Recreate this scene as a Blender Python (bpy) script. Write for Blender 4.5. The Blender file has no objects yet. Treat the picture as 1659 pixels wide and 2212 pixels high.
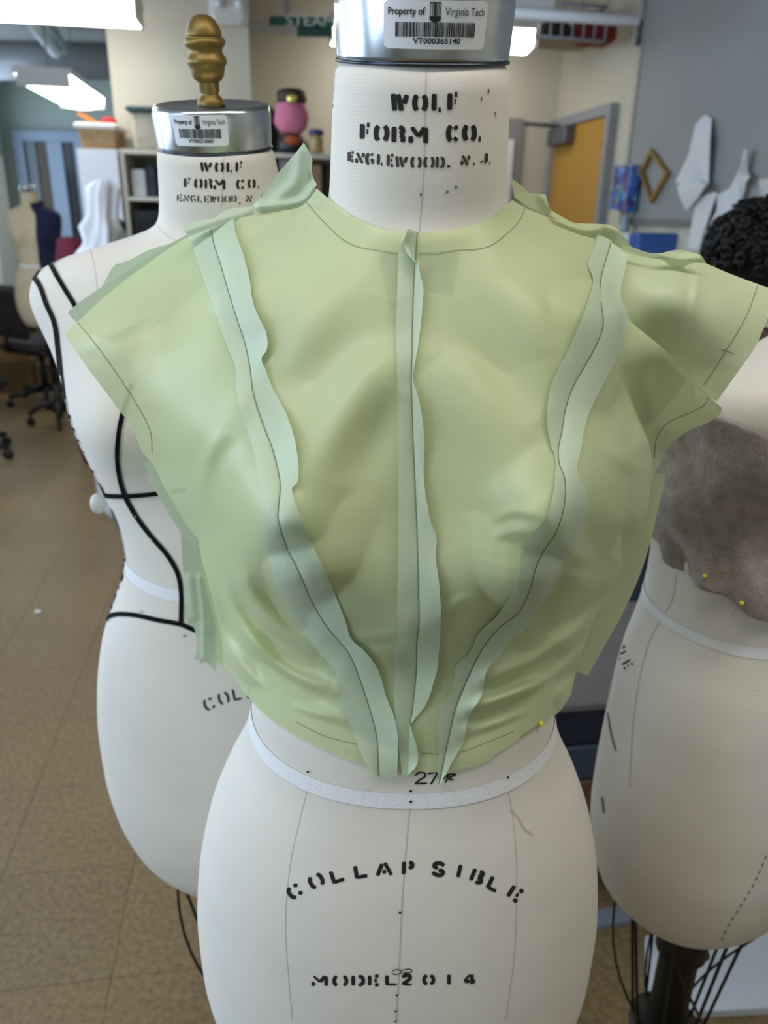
import bpy, bmesh, math, random
import numpy as np
from mathutils import Vector, Matrix
from mathutils.bvhtree import BVHTree
from mathutils.geometry import delaunay_2d_cdt

random.seed(4)
SC = bpy.context.scene
COL = SC.collection

# ------------------------------------------------------------------ camera
W_PX, H_PX, F_PX = 1659, 2212, 1662.0
PITCH, ROLL, CAM_Z = math.radians(21.4), math.radians(1.0), 1.5
CAM = Vector((0, 0, CAM_Z))
_f = Vector((0, math.cos(PITCH), -math.sin(PITCH)))
_r0 = Vector((1, 0, 0)); _u0 = Vector((0, math.sin(PITCH), math.cos(PITCH)))
_r = _r0*math.cos(ROLL) + _u0*math.sin(ROLL)
_u = _u0*math.cos(ROLL) - _r0*math.sin(ROLL)
cd = bpy.data.cameras.new('camera')
cam = bpy.data.objects.new('camera', cd); COL.objects.link(cam)
cam.matrix_world = Matrix(((_r.x, _u.x, -_f.x, CAM.x), (_r.y, _u.y, -_f.y, CAM.y), (_r.z, _u.z, -_f.z, CAM.z), (0, 0, 0, 1)))
cd.sensor_fit = 'VERTICAL'; cd.sensor_height = 24.0; cd.sensor_width = 18.0
cd.lens = 24.0*F_PX/H_PX
cd.clip_start = 0.02; cd.clip_end = 60
cd.dof.use_dof = True; cd.dof.focus_distance = 0.47; cd.dof.aperture_fstop = 5.6
SC.camera = cam

# ------------------------------------------------------------------ world, daylight, exposure
wd = bpy.data.worlds.new('world'); SC.world = wd; wd.use_nodes = True
_bg = wd.node_tree.nodes['Background']
_bg.inputs[0].default_value = (0.66, 0.82, 1.0, 1); _bg.inputs[1].default_value = 1.1
SC.view_settings.view_transform = 'Standard'; SC.view_settings.look = 'None'
SC.view_settings.gamma = 1.0; SC.view_settings.use_curve_mapping = False
SC.view_settings.exposure = -0.08

DEEP = Vector((-0.153, 0.988, 0)); SIDE = Vector((0.988, 0.153, 0))   # the room stands slightly turned to the camera
def RW(s, t, z): return SIDE*s + DEEP*t + Vector((0, 0, z))
S_RIGHT, S_LEFT, T_FAR, T_BACK, Z_CEIL = 1.974, -2.6, 5.51, 9.3, 2.78

def area_light(name, loc, target, sx, sy, power, color):
    l = bpy.data.lights.new(name, 'AREA'); l.shape = 'RECTANGLE'; l.size = sx; l.size_y = sy
    l.energy = power; l.color = color
    o = bpy.data.objects.new(name, l); COL.objects.link(o); o.location = loc
    o.rotation_euler = (Vector(target)-Vector(loc)).to_track_quat('-Z', 'Y').to_euler()
    return o
# daylight entering by the windows of the left wall
for _t, _sz in ((-0.6, 1.5), (1.5, 1.5), (3.6, 1.5), (7.75, 2.2)):
    area_light('window_daylight', RW(S_LEFT+0.06, _t, 1.75), RW(0, _t, 1.70), _sz, 1.5, (23 if _t < 5 else 16)*_sz, (0.60, 0.78, 1.0))

# ------------------------------------------------------------------ helpers
def s2l(c):
    c = c/255.0
    return c/12.92 if c <= 0.04045 else ((c+0.055)/1.055)**2.4
def rgb(*c): return (s2l(c[0]), s2l(c[1]), s2l(c[2]), 1.0)

def ray(px, py):
    d = _f + _r*((px-W_PX/2)/F_PX) - _u*((py-H_PX/2)/F_PX)
    return d.normalized()
def at(px, py, Y):                       # the point of the pixel's ray at forward distance Y
    d = ray(px, py); return CAM + d*(Y/d.y)
def at_side(px, py, s):                  # ... on the plane s = const of the room
    d = ray(px, py); k = (s - CAM.dot(SIDE))/d.dot(SIDE); return CAM + d*k
def at_deep(px, py, t):
    d = ray(px, py); k = (t - CAM.dot(DEEP))/d.dot(DEEP); return CAM + d*k
def at_floor(px, py, z=0.0):
    d = ray(px, py); return CAM + d*((z-CAM.z)/d.z)
def proj(p):
    v = Vector(p)-CAM; z = v.dot(_f)
    return W_PX/2 + F_PX*v.dot(_r)/z, H_PX/2 - F_PX*v.dot(_u)/z

MATS = {}
def mat(name, col, rough=0.6, metal=0.0, var=0.0, vscale=20.0, bump=0.0, bscale=200.0, spec=0.5, emit=None, alpha=1.0, trans=0.0, sheen=0.0, detail=4.0):
    if name in MATS: return MATS[name]
    m = bpy.data.materials.new(name); m.use_nodes = True
    nt = m.node_tree; b = nt.nodes['Principled BSDF']
    b.inputs['Base Color'].default_value = col
    b.inputs['Roughness'].default_value = rough; b.inputs['Metallic'].default_value = metal
    b.inputs['Specular IOR Level'].default_value = spec
    b.inputs['Alpha'].default_value = alpha
    b.inputs['Sheen Weight'].default_value = sheen
    b.inputs['Transmission Weight'].default_value = trans
    tc = nt.nodes.new('ShaderNodeTexCoord')
    if var > 0:
        n = nt.nodes.new('ShaderNodeTexNoise'); n.inputs['Scale'].default_value = vscale; n.inputs['Detail'].default_value = detail
        nt.links.new(tc.outputs['Object'], n.inputs['Vector'])
        r = nt.nodes.new('ShaderNodeValToRGB')
        r.color_ramp.elements[0].position = 0.3; r.color_ramp.elements[1].position = 0.7
        r.color_ramp.elements[0].color = tuple(c*(1-var) for c in col[:3])+(1,)
        r.color_ramp.elements[1].color = tuple(min(1, c*(1+var)) for c in col[:3])+(1,)
        nt.links.new(n.outputs['Fac'], r.inputs['Fac']); nt.links.new(r.outputs['Color'], b.inputs['Base Color'])
    if bump > 0:
        n2 = nt.nodes.new('ShaderNodeTexNoise'); n2.inputs['Scale'].default_value = bscale; n2.inputs['Detail'].default_value = 3
        nt.links.new(tc.outputs['Object'], n2.inputs['Vector'])
        bp = nt.nodes.new('ShaderNodeBump'); bp.inputs['Strength'].default_value = bump; bp.inputs['Distance'].default_value = 0.002
        nt.links.new(n2.outputs['Fac'], bp.inputs['Height']); nt.links.new(bp.outputs['Normal'], b.inputs['Normal'])
    if emit:
        b.inputs['Emission Color'].default_value = emit[0]; b.inputs['Emission Strength'].default_value = emit[1]
    MATS[name] = m
    return m

def canvas_mat(name, col, weave=900.0, strength=0.13):
    """woven cotton: two crossed wave textures give the threads, noise the unevenness"""
    m = bpy.data.materials.new(name); m.use_nodes = True
    nt = m.node_tree; b = nt.nodes['Principled BSDF']; b.inputs['Roughness'].default_value = 0.85
    b.inputs['Specular IOR Level'].default_value = 0.2
    tc = nt.nodes.new('ShaderNodeTexCoord')
    w1 = nt.nodes.new('ShaderNodeTexWave'); w1.bands_direction = 'DIAGONAL'; w1.inputs['Scale'].default_value = weave*0.4
    w1.inputs['Distortion'].default_value = 1.2; w1.inputs['Detail'].default_value = 1; w1.inputs['Detail Scale'].default_value = 2
    w2 = nt.nodes.new('ShaderNodeTexWave'); w2.bands_direction = 'Z'; w2.inputs['Scale'].default_value = weave*0.5
    w2.inputs['Distortion'].default_value = 2.0
    nz = nt.nodes.new('ShaderNodeTexNoise'); nz.inputs['Scale'].default_value = 9; nz.inputs['Detail'].default_value = 6
    nf = nt.nodes.new('ShaderNodeTexNoise'); nf.inputs['Scale'].default_value = 700; nf.inputs['Detail'].default_value = 2
    for n in (w1, w2, nz, nf): nt.links.new(tc.outputs['Object'], n.inputs['Vector'])
    mul = nt.nodes.new('ShaderNodeMath'); mul.operation = 'MULTIPLY_ADD'; mul.inputs[1].default_value = 0.6
    nt.links.new(w1.outputs['Fac'], mul.inputs[0]); nt.links.new(nf.outputs['Fac'], mul.inputs[2])
    bp = nt.nodes.new('ShaderNodeBump'); bp.inputs['Strength'].default_value = strength; bp.inputs['Distance'].default_value = 0.0006
    nt.links.new(mul.outputs[0], bp.inputs['Height']); nt.links.new(bp.outputs['Normal'], b.inputs['Normal'])
    r = nt.nodes.new('ShaderNodeValToRGB'); r.color_ramp.elements[0].position = 0.35; r.color_ramp.elements[1].position = 0.68
    r.color_ramp.elements[0].color = tuple(c*0.93 for c in col[:3])+(1,); r.color_ramp.elements[1].color = col
    nt.links.new(nz.outputs['Fac'], r.inputs['Fac'])
    mx = nt.nodes.new('ShaderNodeMixRGB'); mx.blend_type = 'MULTIPLY'; mx.inputs['Fac'].default_value = 0.06
    nt.links.new(r.outputs['Color'], mx.inputs['Color1']); nt.links.new(mul.outputs[0], mx.inputs['Color2'])
    nt.links.new(mx.outputs['Color'], b.inputs['Base Color'])
    MATS[name] = m
    return m

def silk_mat(name, col, alpha, rough, trl=0.28):
    m = bpy.data.materials.new(name); m.use_nodes = True
    nt = m.node_tree; b = nt.nodes['Principled BSDF']
    b.inputs['Roughness'].default_value = rough; b.inputs['Specular IOR Level'].default_value = 0.35
    b.inputs['Sheen Weight'].default_value = 0.15; b.inputs['Sheen Roughness'].default_value = 0.4
    tc = nt.nodes.new('ShaderNodeTexCoord')
    nf = nt.nodes.new('ShaderNodeTexNoise'); nf.inputs['Scale'].default_value = 1500; nf.inputs['Detail'].default_value = 1
    nz = nt.nodes.new('ShaderNodeTexNoise'); nz.inputs['Scale'].default_value = 14; nz.inputs['Detail'].default_value = 3
    for n in (nf, nz): nt.links.new(tc.outputs['Object'], n.inputs['Vector'])
    r = nt.nodes.new('ShaderNodeValToRGB'); r.color_ramp.elements[0].position = 0.3; r.color_ramp.elements[1].position = 0.7
    r.color_ramp.elements[0].color = tuple(c*0.96 for c in col[:3])+(1,); r.color_ramp.elements[1].color = col
    nt.links.new(nf.outputs['Fac'], r.inputs['Fac']); nt.links.new(r.outputs['Color'], b.inputs['Base Color'])
    bp = nt.nodes.new('ShaderNodeBump'); bp.inputs['Strength'].default_value = 0.06; bp.inputs['Distance'].default_value = 0.004
    nt.links.new(nz.outputs['Fac'], bp.inputs['Height']); nt.links.new(bp.outputs['Normal'], b.inputs['Normal'])
    tl = nt.nodes.new('ShaderNodeBsdfTranslucent'); nt.links.new(r.outputs['Color'], tl.inputs['Color'])
    ms = nt.nodes.new('ShaderNodeMixShader'); ms.inputs[0].default_value = trl
    nt.links.new(b.outputs[0], ms.inputs[1]); nt.links.new(tl.outputs[0], ms.inputs[2])
    tr = nt.nodes.new('ShaderNodeBsdfTransparent'); tr.inputs[0].default_value = tuple(0.5+0.5*c for c in col[:3])+(1,)
    ms2 = nt.nodes.new('ShaderNodeMixShader'); ms2.inputs[0].default_value = 1-alpha
    nt.links.new(ms.outputs[0], ms2.inputs[1]); nt.links.new(tr.outputs[0], ms2.inputs[2])
    nt.links.new(ms2.outputs[0], nt.nodes['Material Output'].inputs['Surface'])
    MATS[name] = m
    return m

def tag(o, label=None, cat=None, group=None, kind=None):
    if label: o['label'] = label
    if cat: o['category'] = cat
    if group: o['group'] = group
    if kind: o['kind'] = kind
    return o
def empty(name, loc, rz=0.0, label=None, cat=None, group=None):
    o = bpy.data.objects.new(name, None); COL.objects.link(o)
    o.location = loc; o.rotation_euler = (0, 0, rz); o.empty_display_size = 0.05
    return tag(o, label, cat, group)
def mesh_obj(name, verts, faces, m, parent=None, smooth=False, world=True):
    """world=True: verts are world coordinates even when a parent is given"""
    me = bpy.data.meshes.new(name)
    if parent is not None and world:
        inv = Matrix.LocRotScale(parent.location, parent.rotation_euler, parent.scale).inverted()
        if parent.parent is not None:
            pp = parent.parent
            inv = inv @ Matrix.LocRotScale(pp.location, pp.rotation_euler, pp.scale).inverted()
        verts = [inv @ Vector(v) for v in verts]
    me.from_pydata([tuple(v) for v in verts], [], [tuple(f) for f in faces]); me.update()
    if m: me.materials.append(m)
    if smooth:
        me.polygons.foreach_set('use_smooth', [True]*len(me.polygons))
    o = bpy.data.objects.new(name, me); COL.objects.link(o)
    if parent is not None: o.parent = parent
    return o

class MB:
    """collects shapes into one mesh"""
    def __init__(s): s.v = []; s.f = []
    def add(s, v, f):
        k = len(s.v); s.v += [Vector(x) for x in v]; s.f += [tuple(i+k for i in q) for q in f]; return s
    def box(s, c, sx, sy, sz, M=None, bev=0.0):
        x, y, z = sx/2, sy/2, sz/2
        if bev > 0:
            b = min(bev, x*.9, y*.9, z*.9); V = []; 
            ring = [(x-b, -y), (x, -y+b), (x, y-b), (x-b, y), (-x+b, y), (-x, y-b), (-x, -y+b), (-x+b, -y)]
            inn = [(p[0]*(x-b)/x, p[1]*(y-b)/y) for p in ring]
            L = [[(p[0], p[1], -z) for p in inn], [(p[0], p[1], -z+b) for p in ring], [(p[0], p[1], z-b) for p in ring], [(p[0], p[1], z) for p in inn]]
            V = sum(L, []); F = [tuple(range(7, -1, -1)), tuple(range(24, 32))]
            for k in range(3):
                for i in range(8): F.append((k*8+i, k*8+(i+1) % 8, k*8+8+(i+1) % 8, k*8+8+i))
        else:
            V = [(-x, -y, -z), (x, -y, -z), (x, y, -z), (-x, y, -z), (-x, -y, z), (x, -y, z), (x, y, z), (-x, y, z)]
            F = [(3, 2, 1, 0), (4, 5, 6, 7), (0, 1, 5, 4), (1, 2, 6, 5), (2, 3, 7, 6), (3, 0, 4, 7)]
        c = Vector(c)
        return s.add([(M @ Vector(v) if M else Vector(v))+c for v in V], F)
    def tube(s, pts, r, n=8, closed=False, cap=True):
        pts = [Vector(p) for p in pts]; rs = r if isinstance(r, (list, tuple)) else [r]*len(pts)
        V = []; F = []; N = len(pts); up = Vector((0.13, 0.21, 0.97))
        for i, p in enumerate(pts):
            a = pts[i-1] if (i > 0 or closed) else p; b = pts[(i+1) % N] if (i < N-1 or closed) else p
            t = (b-a).normalized(); e1 = t.cross(up)
            if e1.length < 1e-3: e1 = t.cross(Vector((1, 0, 0)))
            e1.normalize(); e2 = t.cross(e1)
            for k in range(n):
                q = 2*math.pi*k/n; V.append(p+(e1*math.cos(q)+e2*math.sin(q))*rs[i])
        for i in range(N if closed else N-1):
            for k in range(n):
                j = (i+1) % N; F.append((i*n+k, i*n+(k+1) % n, j*n+(k+1) % n, j*n+k))
        if cap and not closed:
            F.append(tuple(range(n-1, -1, -1))); F.append(tuple((N-1)*n+k for k in range(n)))
        return s.add(V, F)
    def lathe(s, prof, c=(0, 0, 0), n=32, M=None, sx=1.0, sy=1.0):
        V = []; F = []; c = Vector(c)
        for r, z in prof:
            for k in range(n):
                a = 2*math.pi*k/n; p = Vector((r*math.cos(a)*sx, r*math.sin(a)*sy, z)); V.append((M @ p if M else p)+c)
        for i in range(len(prof)-1):
            for k in range(n): F.append((i*n+k, i*n+(k+1) % n, (i+1)*n+(k+1) % n, (i+1)*n+k))
        F.append(tuple(range(n-1, -1, -1))); F.append(tuple((len(prof)-1)*n+k for k in range(n)))
        return s.add(V, F)
    def ball(s, c, r, sx=1, sy=1, sz=1, n=12, rings=8):
        prof = [(math.sin(math.pi*i/rings)*r, -math.cos(math.pi*i/rings)*r*sz) for i in range(1, rings)]
        return s.lathe([(r*0.02, -r*sz)]+prof+[(r*0.02, r*sz)], c, n, None, sx, sy)
    def build(s, name, m, parent=None, smooth=False, world=True):
        return mesh_obj(name, s.v, s.f, m, parent, smooth, world)

def room_box(name, s0, s1, t0, t1, z0, z1, m, parent=None, bev=0.0):
    M = Matrix(((SIDE.x, DEEP.x, 0), (SIDE.y, DEEP.y, 0), (0, 0, 1)))
    return MB().box(RW((s0+s1)/2, (t0+t1)/2, (z0+z1)/2), s1-s0, t1-t0, z1-z0, M, bev).build(name, m, parent)
ROOM_M = Matrix(((SIDE.x, DEEP.x, 0), (SIDE.y, DEEP.y, 0), (0, 0, 1)))
ROOM_RZ = math.atan2(SIDE.y, SIDE.x)

def catmull(pts, step=6.0, closed=False):
    P = [np.array(p, float) for p in pts]; n = len(P); out = []
    if n < 3:
        k = max(2, int(np.linalg.norm(P[-1]-P[0])/step)+1)
        return [tuple(P[0]+(P[-1]-P[0])*i/(k-1)) for i in range(k)]
    for i in range(n-1):
        p0 = P[i-1] if i > 0 else 2*P[0]-P[1]; p1, p2 = P[i], P[i+1]; p3 = P[i+2] if i+2 < n else 2*P[-1]-P[-2]
        d = np.linalg.norm(p2-p1); k = max(1, int(round(d/step)))
        t0, t1, t2 = [max(1e-6, np.linalg.norm(b-a)**0.5) for a, b in ((p0, p1), (p1, p2), (p2, p3))]
        m1 = (p2-p1) if t0 < 1e-3 else t1*((p1-p0)/t0-(p2-p0)/(t0+t1)+(p2-p1)/t1)
        m2 = t1*((p2-p1)/t1-(p3-p1)/(t1+t2)+(p3-p2)/t2)
        for j in range(k):
            u = j/k
            out.append(tuple((2*u**3-3*u**2+1)*p1+(u**3-2*u**2+u)*m1+(-2*u**3+3*u**2)*p2+(u**3-u**2)*m2))
    out.append(tuple(P[-1])); return out
def resample(pts, n):
    P = np.array(pts, float); d = np.r_[0, np.cumsum(np.linalg.norm(np.diff(P, axis=0), axis=1))]
    u = np.linspace(0, d[-1], n)
    return np.stack([np.interp(u, d, P[:, k]) for k in range(P.shape[1])], 1)

def text_mesh(txt, size=1.0, align='CENTER', shear=0.0, bold=0.0):
    cu = bpy.data.curves.new('lettering', 'FONT'); cu.body = txt; cu.size = size; cu.align_x = align; cu.shear = shear; cu.offset = bold
    cu.resolution_u = 3
    o = bpy.data.objects.new('lettering', cu); COL.objects.link(o)
    dg = bpy.context.evaluated_depsgraph_get(); me = o.evaluated_get(dg).to_mesh()
    V = [(v.co.x, v.co.y) for v in me.vertices]; F = [tuple(p.vertices) for p in me.polygons]
    o.evaluated_get(dg).to_mesh_clear(); bpy.data.objects.remove(o); bpy.data.curves.remove(cu)
    return V, F

# ------------------------------------------------------------------ the room
M_WALL = mat('wall_paint', rgb(206, 200, 182), 0.85, var=0.02, vscale=3)
M_WALLG = mat('wall_paint_pale_green', rgb(176, 186, 178), 0.85, var=0.02, vscale=3)
M_CEIL = mat('ceiling_paint', rgb(150, 150, 148), 0.9, var=0.04, vscale=2)
M_GROUT = mat('floor_joint', rgb(116, 97, 68), 0.9)
M_TRIM = mat('painted_trim', rgb(196, 198, 202), 0.5)
M_GREYMETAL = mat('grey_painted_metal', rgb(150, 152, 158), 0.45, spec=0.5)
M_DARKMETAL = mat('dark_painted_metal', rgb(70, 72, 76), 0.5)
M_WHITE = mat('white_laminate', rgb(226, 228, 232), 0.55)

def struct(o): o['kind'] = 'structure'; return o

floor = struct(room_box('floor', S_LEFT-0.1, 3.4, -2.2, T_BACK+0.1, -0.12, -0.003, M_GROUT))

def tile_material():
    m = bpy.data.materials.new('speckled_vinyl_tile'); m.use_nodes = True; nt = m.node_tree; b = nt.nodes['Principled BSDF']
    b.inputs['Roughness'].default_value = 0.42; b.inputs['Specular IOR Level'].default_value = 0.35
    g = nt.nodes.new('ShaderNodeNewGeometry')
    n1 = nt.nodes.new('ShaderNodeTexNoise'); n1.inputs['Scale'].default_value = 75; n1.inputs['Detail'].default_value = 5; n1.inputs['Roughness'].default_value = 0.7
    n2 = nt.nodes.new('ShaderNodeTexNoise'); n2.inputs['Scale'].default_value = 2.2; n2.inputs['Detail'].default_value = 4
    for n in (n1, n2): nt.links.new(g.outputs['Position'], n.inputs['Vector'])
    r = nt.nodes.new('ShaderNodeValToRGB'); e = r.color_ramp.elements
    e[0].position = 0.30; e[0].color = rgb(112, 92, 62); e[1].position = 0.72; e[1].color = rgb(166, 143, 104)
    k = e.new(0.5); k.color = rgb(136, 114, 79)
    nt.links.new(n1.outputs['Fac'], r.inputs['Fac'])
    r2 = nt.nodes.new('ShaderNodeValToRGB'); r2.color_ramp.elements[0].position = 0.3; r2.color_ramp.elements[1].position = 0.7
    r2.color_ramp.elements[0].color = (0.84, 0.80, 0.76, 1); r2.color_ramp.elements[1].color = (1, 1, 1, 1)
    nt.links.new(n2.outputs['Fac'], r2.inputs['Fac'])
    oi = nt.nodes.new('ShaderNodeObjectInfo'); mr = nt.nodes.new('ShaderNodeMapRange'); mr.inputs['To Min'].default_value = 0.94; mr.inputs['To Max'].default_value = 1.05
    nt.links.new(oi.outputs['Random'], mr.inputs['Value'])
    mx = nt.nodes.new('ShaderNodeMixRGB'); mx.blend_type = 'MULTIPLY'; mx.inputs['Fac'].default_value = 1
    nt.links.new(r.outputs['Color'], mx.inputs['Color1']); nt.links.new(r2.outputs['Color'], mx.inputs['Color2'])
    mx2 = nt.nodes.new('ShaderNodeMixRGB'); mx2.blend_type = 'MULTIPLY'; mx2.inputs['Fac'].default_value = 1
    nt.links.new(mx.outputs['Color'], mx2.inputs['Color1']); nt.links.new(mr.outputs[0], mx2.inputs['Color2'])
    nt.links.new(mx2.outputs['Color'], b.inputs['Base Color'])
    return m
M_TILE = tile_material()
TS = 0.305
def tile_shape(mb, c):
    h = TS/2-0.0003; k = h-0.0007
    V = [(-h, -h, -0.003), (h, -h, -0.003), (h, h, -0.003), (-h, h, -0.003), (-h, -h, -0.0008), (h, -h, -0.0008), (h, h, -0.0008), (-h, h, -0.0008), (-k, -k, 0), (k, -k, 0), (k, k, 0), (-k, k, 0)]
    F = [(0, 1, 5, 4), (1, 2, 6, 5), (2, 3, 7, 6), (3, 0, 4, 7), (4, 5, 9, 8), (5, 6, 10, 9), (6, 7, 11, 10), (7, 4, 8, 11), (8, 9, 10, 11)]
    return mb.add([ROOM_M @ Vector(v)+Vector(c) for v in V], F)
_cells = []
for i in range(-8, 12):
    for j in range(-7, 31):
        s, t = 0.086+i*TS, 0.14+j*TS
        if not (S_LEFT+TS/2 < s < 3.3): continue
        if s > S_RIGHT-TS/2 or t > T_BACK-TS/2: continue
        if t > T_FAR-TS/2 and s > -1.1: continue
        c = RW(s, t, 0); v = c-CAM
        vis = v.dot(_f) > 0.3
        if vis:
            x, y = proj(c); vis = -160 < x < 1820 and y < 2420
            vis = vis and (x < 470 or (x > 1150 and y > 1700) )
        _cells.append((0 if vis else 1, v.length, c))
_cells.sort(key=lambda q: (q[0], q[1]))
_proto = None
for q in _cells[:280]:
    if _proto is None:
        _proto = tile_shape(MB(), (0, 0, 0)).build('tile', M_TILE, floor, world=False); o = _proto
    else:
        o = _proto.copy(); COL.objects.link(o)
    o.location = q[2]
_rest = MB()
for q in _cells[280:]: tile_shape(_rest, q[2])
tag(_rest.build('far_tiles', M_TILE, floor), kind='stuff')

ceiling = struct(room_box('ceiling', S_LEFT-0.1, 3.4, -2.2, T_BACK+0.1, Z_CEIL, Z_CEIL+0.1, M_CEIL))
wall_right = struct(room_box('wall_right', S_RIGHT, S_RIGHT+0.12, -2.2, T_FAR+0.12, 0, Z_CEIL, M_WALL))
wall_front = struct(room_box('wall_front', S_LEFT-0.1, S_RIGHT+0.12, -2.32, -2.2, 0, Z_CEIL, M_WALL))
wall_back = struct(room_box('wall_back', S_LEFT-0.1, -0.3, T_BACK, T_BACK+0.1, 0, Z_CEIL, M_WALLG))
# the pillar between the sewing room and the recess behind it
_pa = at(237, 150, 4.55); _pb = at(540, 150, 4.55)
PS0, PS1, PT = _pa.dot(SIDE), _pb.dot(SIDE), _pa.dot(DEEP)
wall_far = struct(room_box('wall_far', PS0+0.2, S_RIGHT, T_FAR, T_FAR+0.12, 0, Z_CEIL, M_WALL))
wall_pillar = struct(room_box('wall_pillar', PS0, PS1, PT, PT+0.16, 0, Z_CEIL, M_WALL))
struct(room_box('wall_pillar_side', PS1-0.2, PS1-0.05, PT+0.16, T_FAR, 0, Z_CEIL, M_WALL))
wall_recess = struct(room_box('wall_recess', PS0+0.2, PS0+0.3, T_FAR+0.1, T_BACK, 0, Z_CEIL, M_WALLG))

# left wall with its windows
wins = [(-1.4, 0.2), (0.7, 2.3), (2.8, 4.4), (6.6, 8.9)]
mb = MB(); edges = [-2.2]+[e for w in wins for e in w]+[T_BACK+0.1]
mb.box(RW(S_LEFT-0.06, (edges[0]+edges[-1])/2, 0.5), 0.12, edges[-1]-edges[0], 1.0, ROOM_M)
mb.box(RW(S_LEFT-0.06, (edges[0]+edges[-1])/2, 2.64), 0.12, edges[-1]-edges[0], 0.28, ROOM_M)
for a, b in zip(edges[0::2], edges[1::2]): mb.box(RW(S_LEFT-0.06, (a+b)/2, 1.75), 0.12, b-a, 1.5, ROOM_M)
wall_left = struct(mb.build('wall_left', M_WALLG))
M_FRAME = mat('window_frame_paint', rgb(120, 140, 150), 0.4)
M_PANE = mat('window_glass', (1, 1, 1, 1), 0.02, trans=1.0, alpha=0.12)
for n, (a, b) in enumerate(wins):
    e = struct(empty('window_%d' % (n+1), RW(S_LEFT, (a+b)/2, 1.0)))
    fm = MB(); mid = (a+b)/2
    for t in (a+0.03, mid, b-0.03): fm.box(RW(S_LEFT-0.05, t, 1.75), 0.06, 0.06, 1.5, ROOM_M)
    for z in (1.03, 1.72, 2.47): fm.box(RW(S_LEFT-0.05, mid, z), 0.06, b-a, 0.06, ROOM_M)
    fm.build('window_frame', M_FRAME, e)
    for k, (c0, c1) in enumerate(((a+0.06, mid-0.03), (mid+0.03, b-0.06))):
        for z0, z1 in ((1.06, 1.69), (1.75, 2.44)):
            MB().box(RW(S_LEFT-0.06, (c0+c1)/2, (z0+z1)/2), 0.006, c1-c0, z1-z0, ROOM_M).build('pane', M_PANE, e)
    MB().box(RW(S_LEFT+0.04, mid, 0.985), 0.12, b-a+0.1, 0.03, ROOM_M).build('window_sill', M_TRIM, e)

# baseboards
struct(room_box('baseboard_right', S_RIGHT-0.012, S_RIGHT, -2.2, T_FAR-0.02, 0, 0.1, mat('rubber_baseboard', rgb(90, 84, 76), 0.6)))
struct(room_box('baseboard_far', PS1, S_RIGHT-0.02, T_FAR-0.012, T_FAR, 0, 0.1, MATS['rubber_baseboard']))

# wooden door with its frame, closer and handle, in the right wall
M_DOOR = bpy.data.materials.new('honey_maple_veneer'); M_DOOR.use_nodes = True
_nt = M_DOOR.node_tree; _b = _nt.nodes['Principled BSDF']; _b.inputs['Roughness'].default_value = 0.4
_tc = _nt.nodes.new('ShaderNodeTexCoord'); _mp = _nt.nodes.new('ShaderNodeMapping'); _mp.inputs['Scale'].default_value = (30, 30, 1.2)
_nz = _nt.nodes.new('ShaderNodeTexNoise'); _nz.inputs['Scale'].default_value = 1.0; _nz.inputs['Detail'].default_value = 4
_rp = _nt.nodes.new('ShaderNodeValToRGB'); _rp.color_ramp.elements[0].color = rgb(176, 128, 44); _rp.color_ramp.elements[1].color = rgb(206, 160, 66)
_nt.links.new(_tc.outputs['Object'], _mp.inputs[0]); _nt.links.new(_mp.outputs[0], _nz.inputs['Vector']); _nt.links.new(_nz.outputs['Fac'], _rp.inputs['Fac']); _nt.links.new(_rp.outputs['Color'], _b.inputs['Base Color'])
_dn = at_side(1330, 300, S_RIGHT); _df = at_side(1195, 300, S_RIGHT)
DT0, DT1 = _dn.dot(DEEP), min(_df.dot(DEEP), T_FAR-0.02)
DZ = at_side(1332, 224, S_RIGHT).z
door = struct(empty('door_1', RW(S_RIGHT, (DT0+DT1)/2, 0)))
room_box('door_leaf', S_RIGHT-0.03, S_RIGHT-0.002, DT0+0.055, DT1-0.055, 0.005, DZ-0.055, M_DOOR, door)
fm = MB()
fm.box(RW(S_RIGHT-0.025, DT0+0.0275, DZ/2), 0.05, 0.055, DZ, ROOM_M); fm.box(RW(S_RIGHT-0.025, DT1-0.0275, DZ/2), 0.05, 0.055, DZ, ROOM_M)
fm.box(RW(S_RIGHT-0.025, (DT0+DT1)/2, DZ-0.0275), 0.05, DT1-DT0-0.112, 0.055, ROOM_M)
fm.build('door_frame', M_GREYMETAL, door)
cl = room_box('door_closer', S_RIGHT-0.10, S_RIGHT-0.032, DT1-0.42, DT1-0.10, DZ-0.165, DZ-0.06, mat('closer_metal', rgb(104, 105, 110), 0.4, metal=0.3), door, 0.008)
MB().box(RW(S_RIGHT-0.17, DT1-0.22, DZ-0.05), 0.30, 0.03, 0.022, ROOM_M @ Matrix.Rotation(0.25, 3, 'Z')).build('closer_arm', MATS['closer_metal'], door)
hd = MB(); hd.tube([RW(S_RIGHT-0.03, DT0+0.13, 1.0), RW(S_RIGHT-0.08, DT0+0.13, 1.0)], 0.012, 10); hd.tube([RW(S_RIGHT-0.08, DT0+0.13, 1.0), RW(S_RIGHT-0.08, DT0+0.25, 1.0)], 0.010, 10)
hd.build('door_handle', MATS['closer_metal'], door, True)

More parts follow.
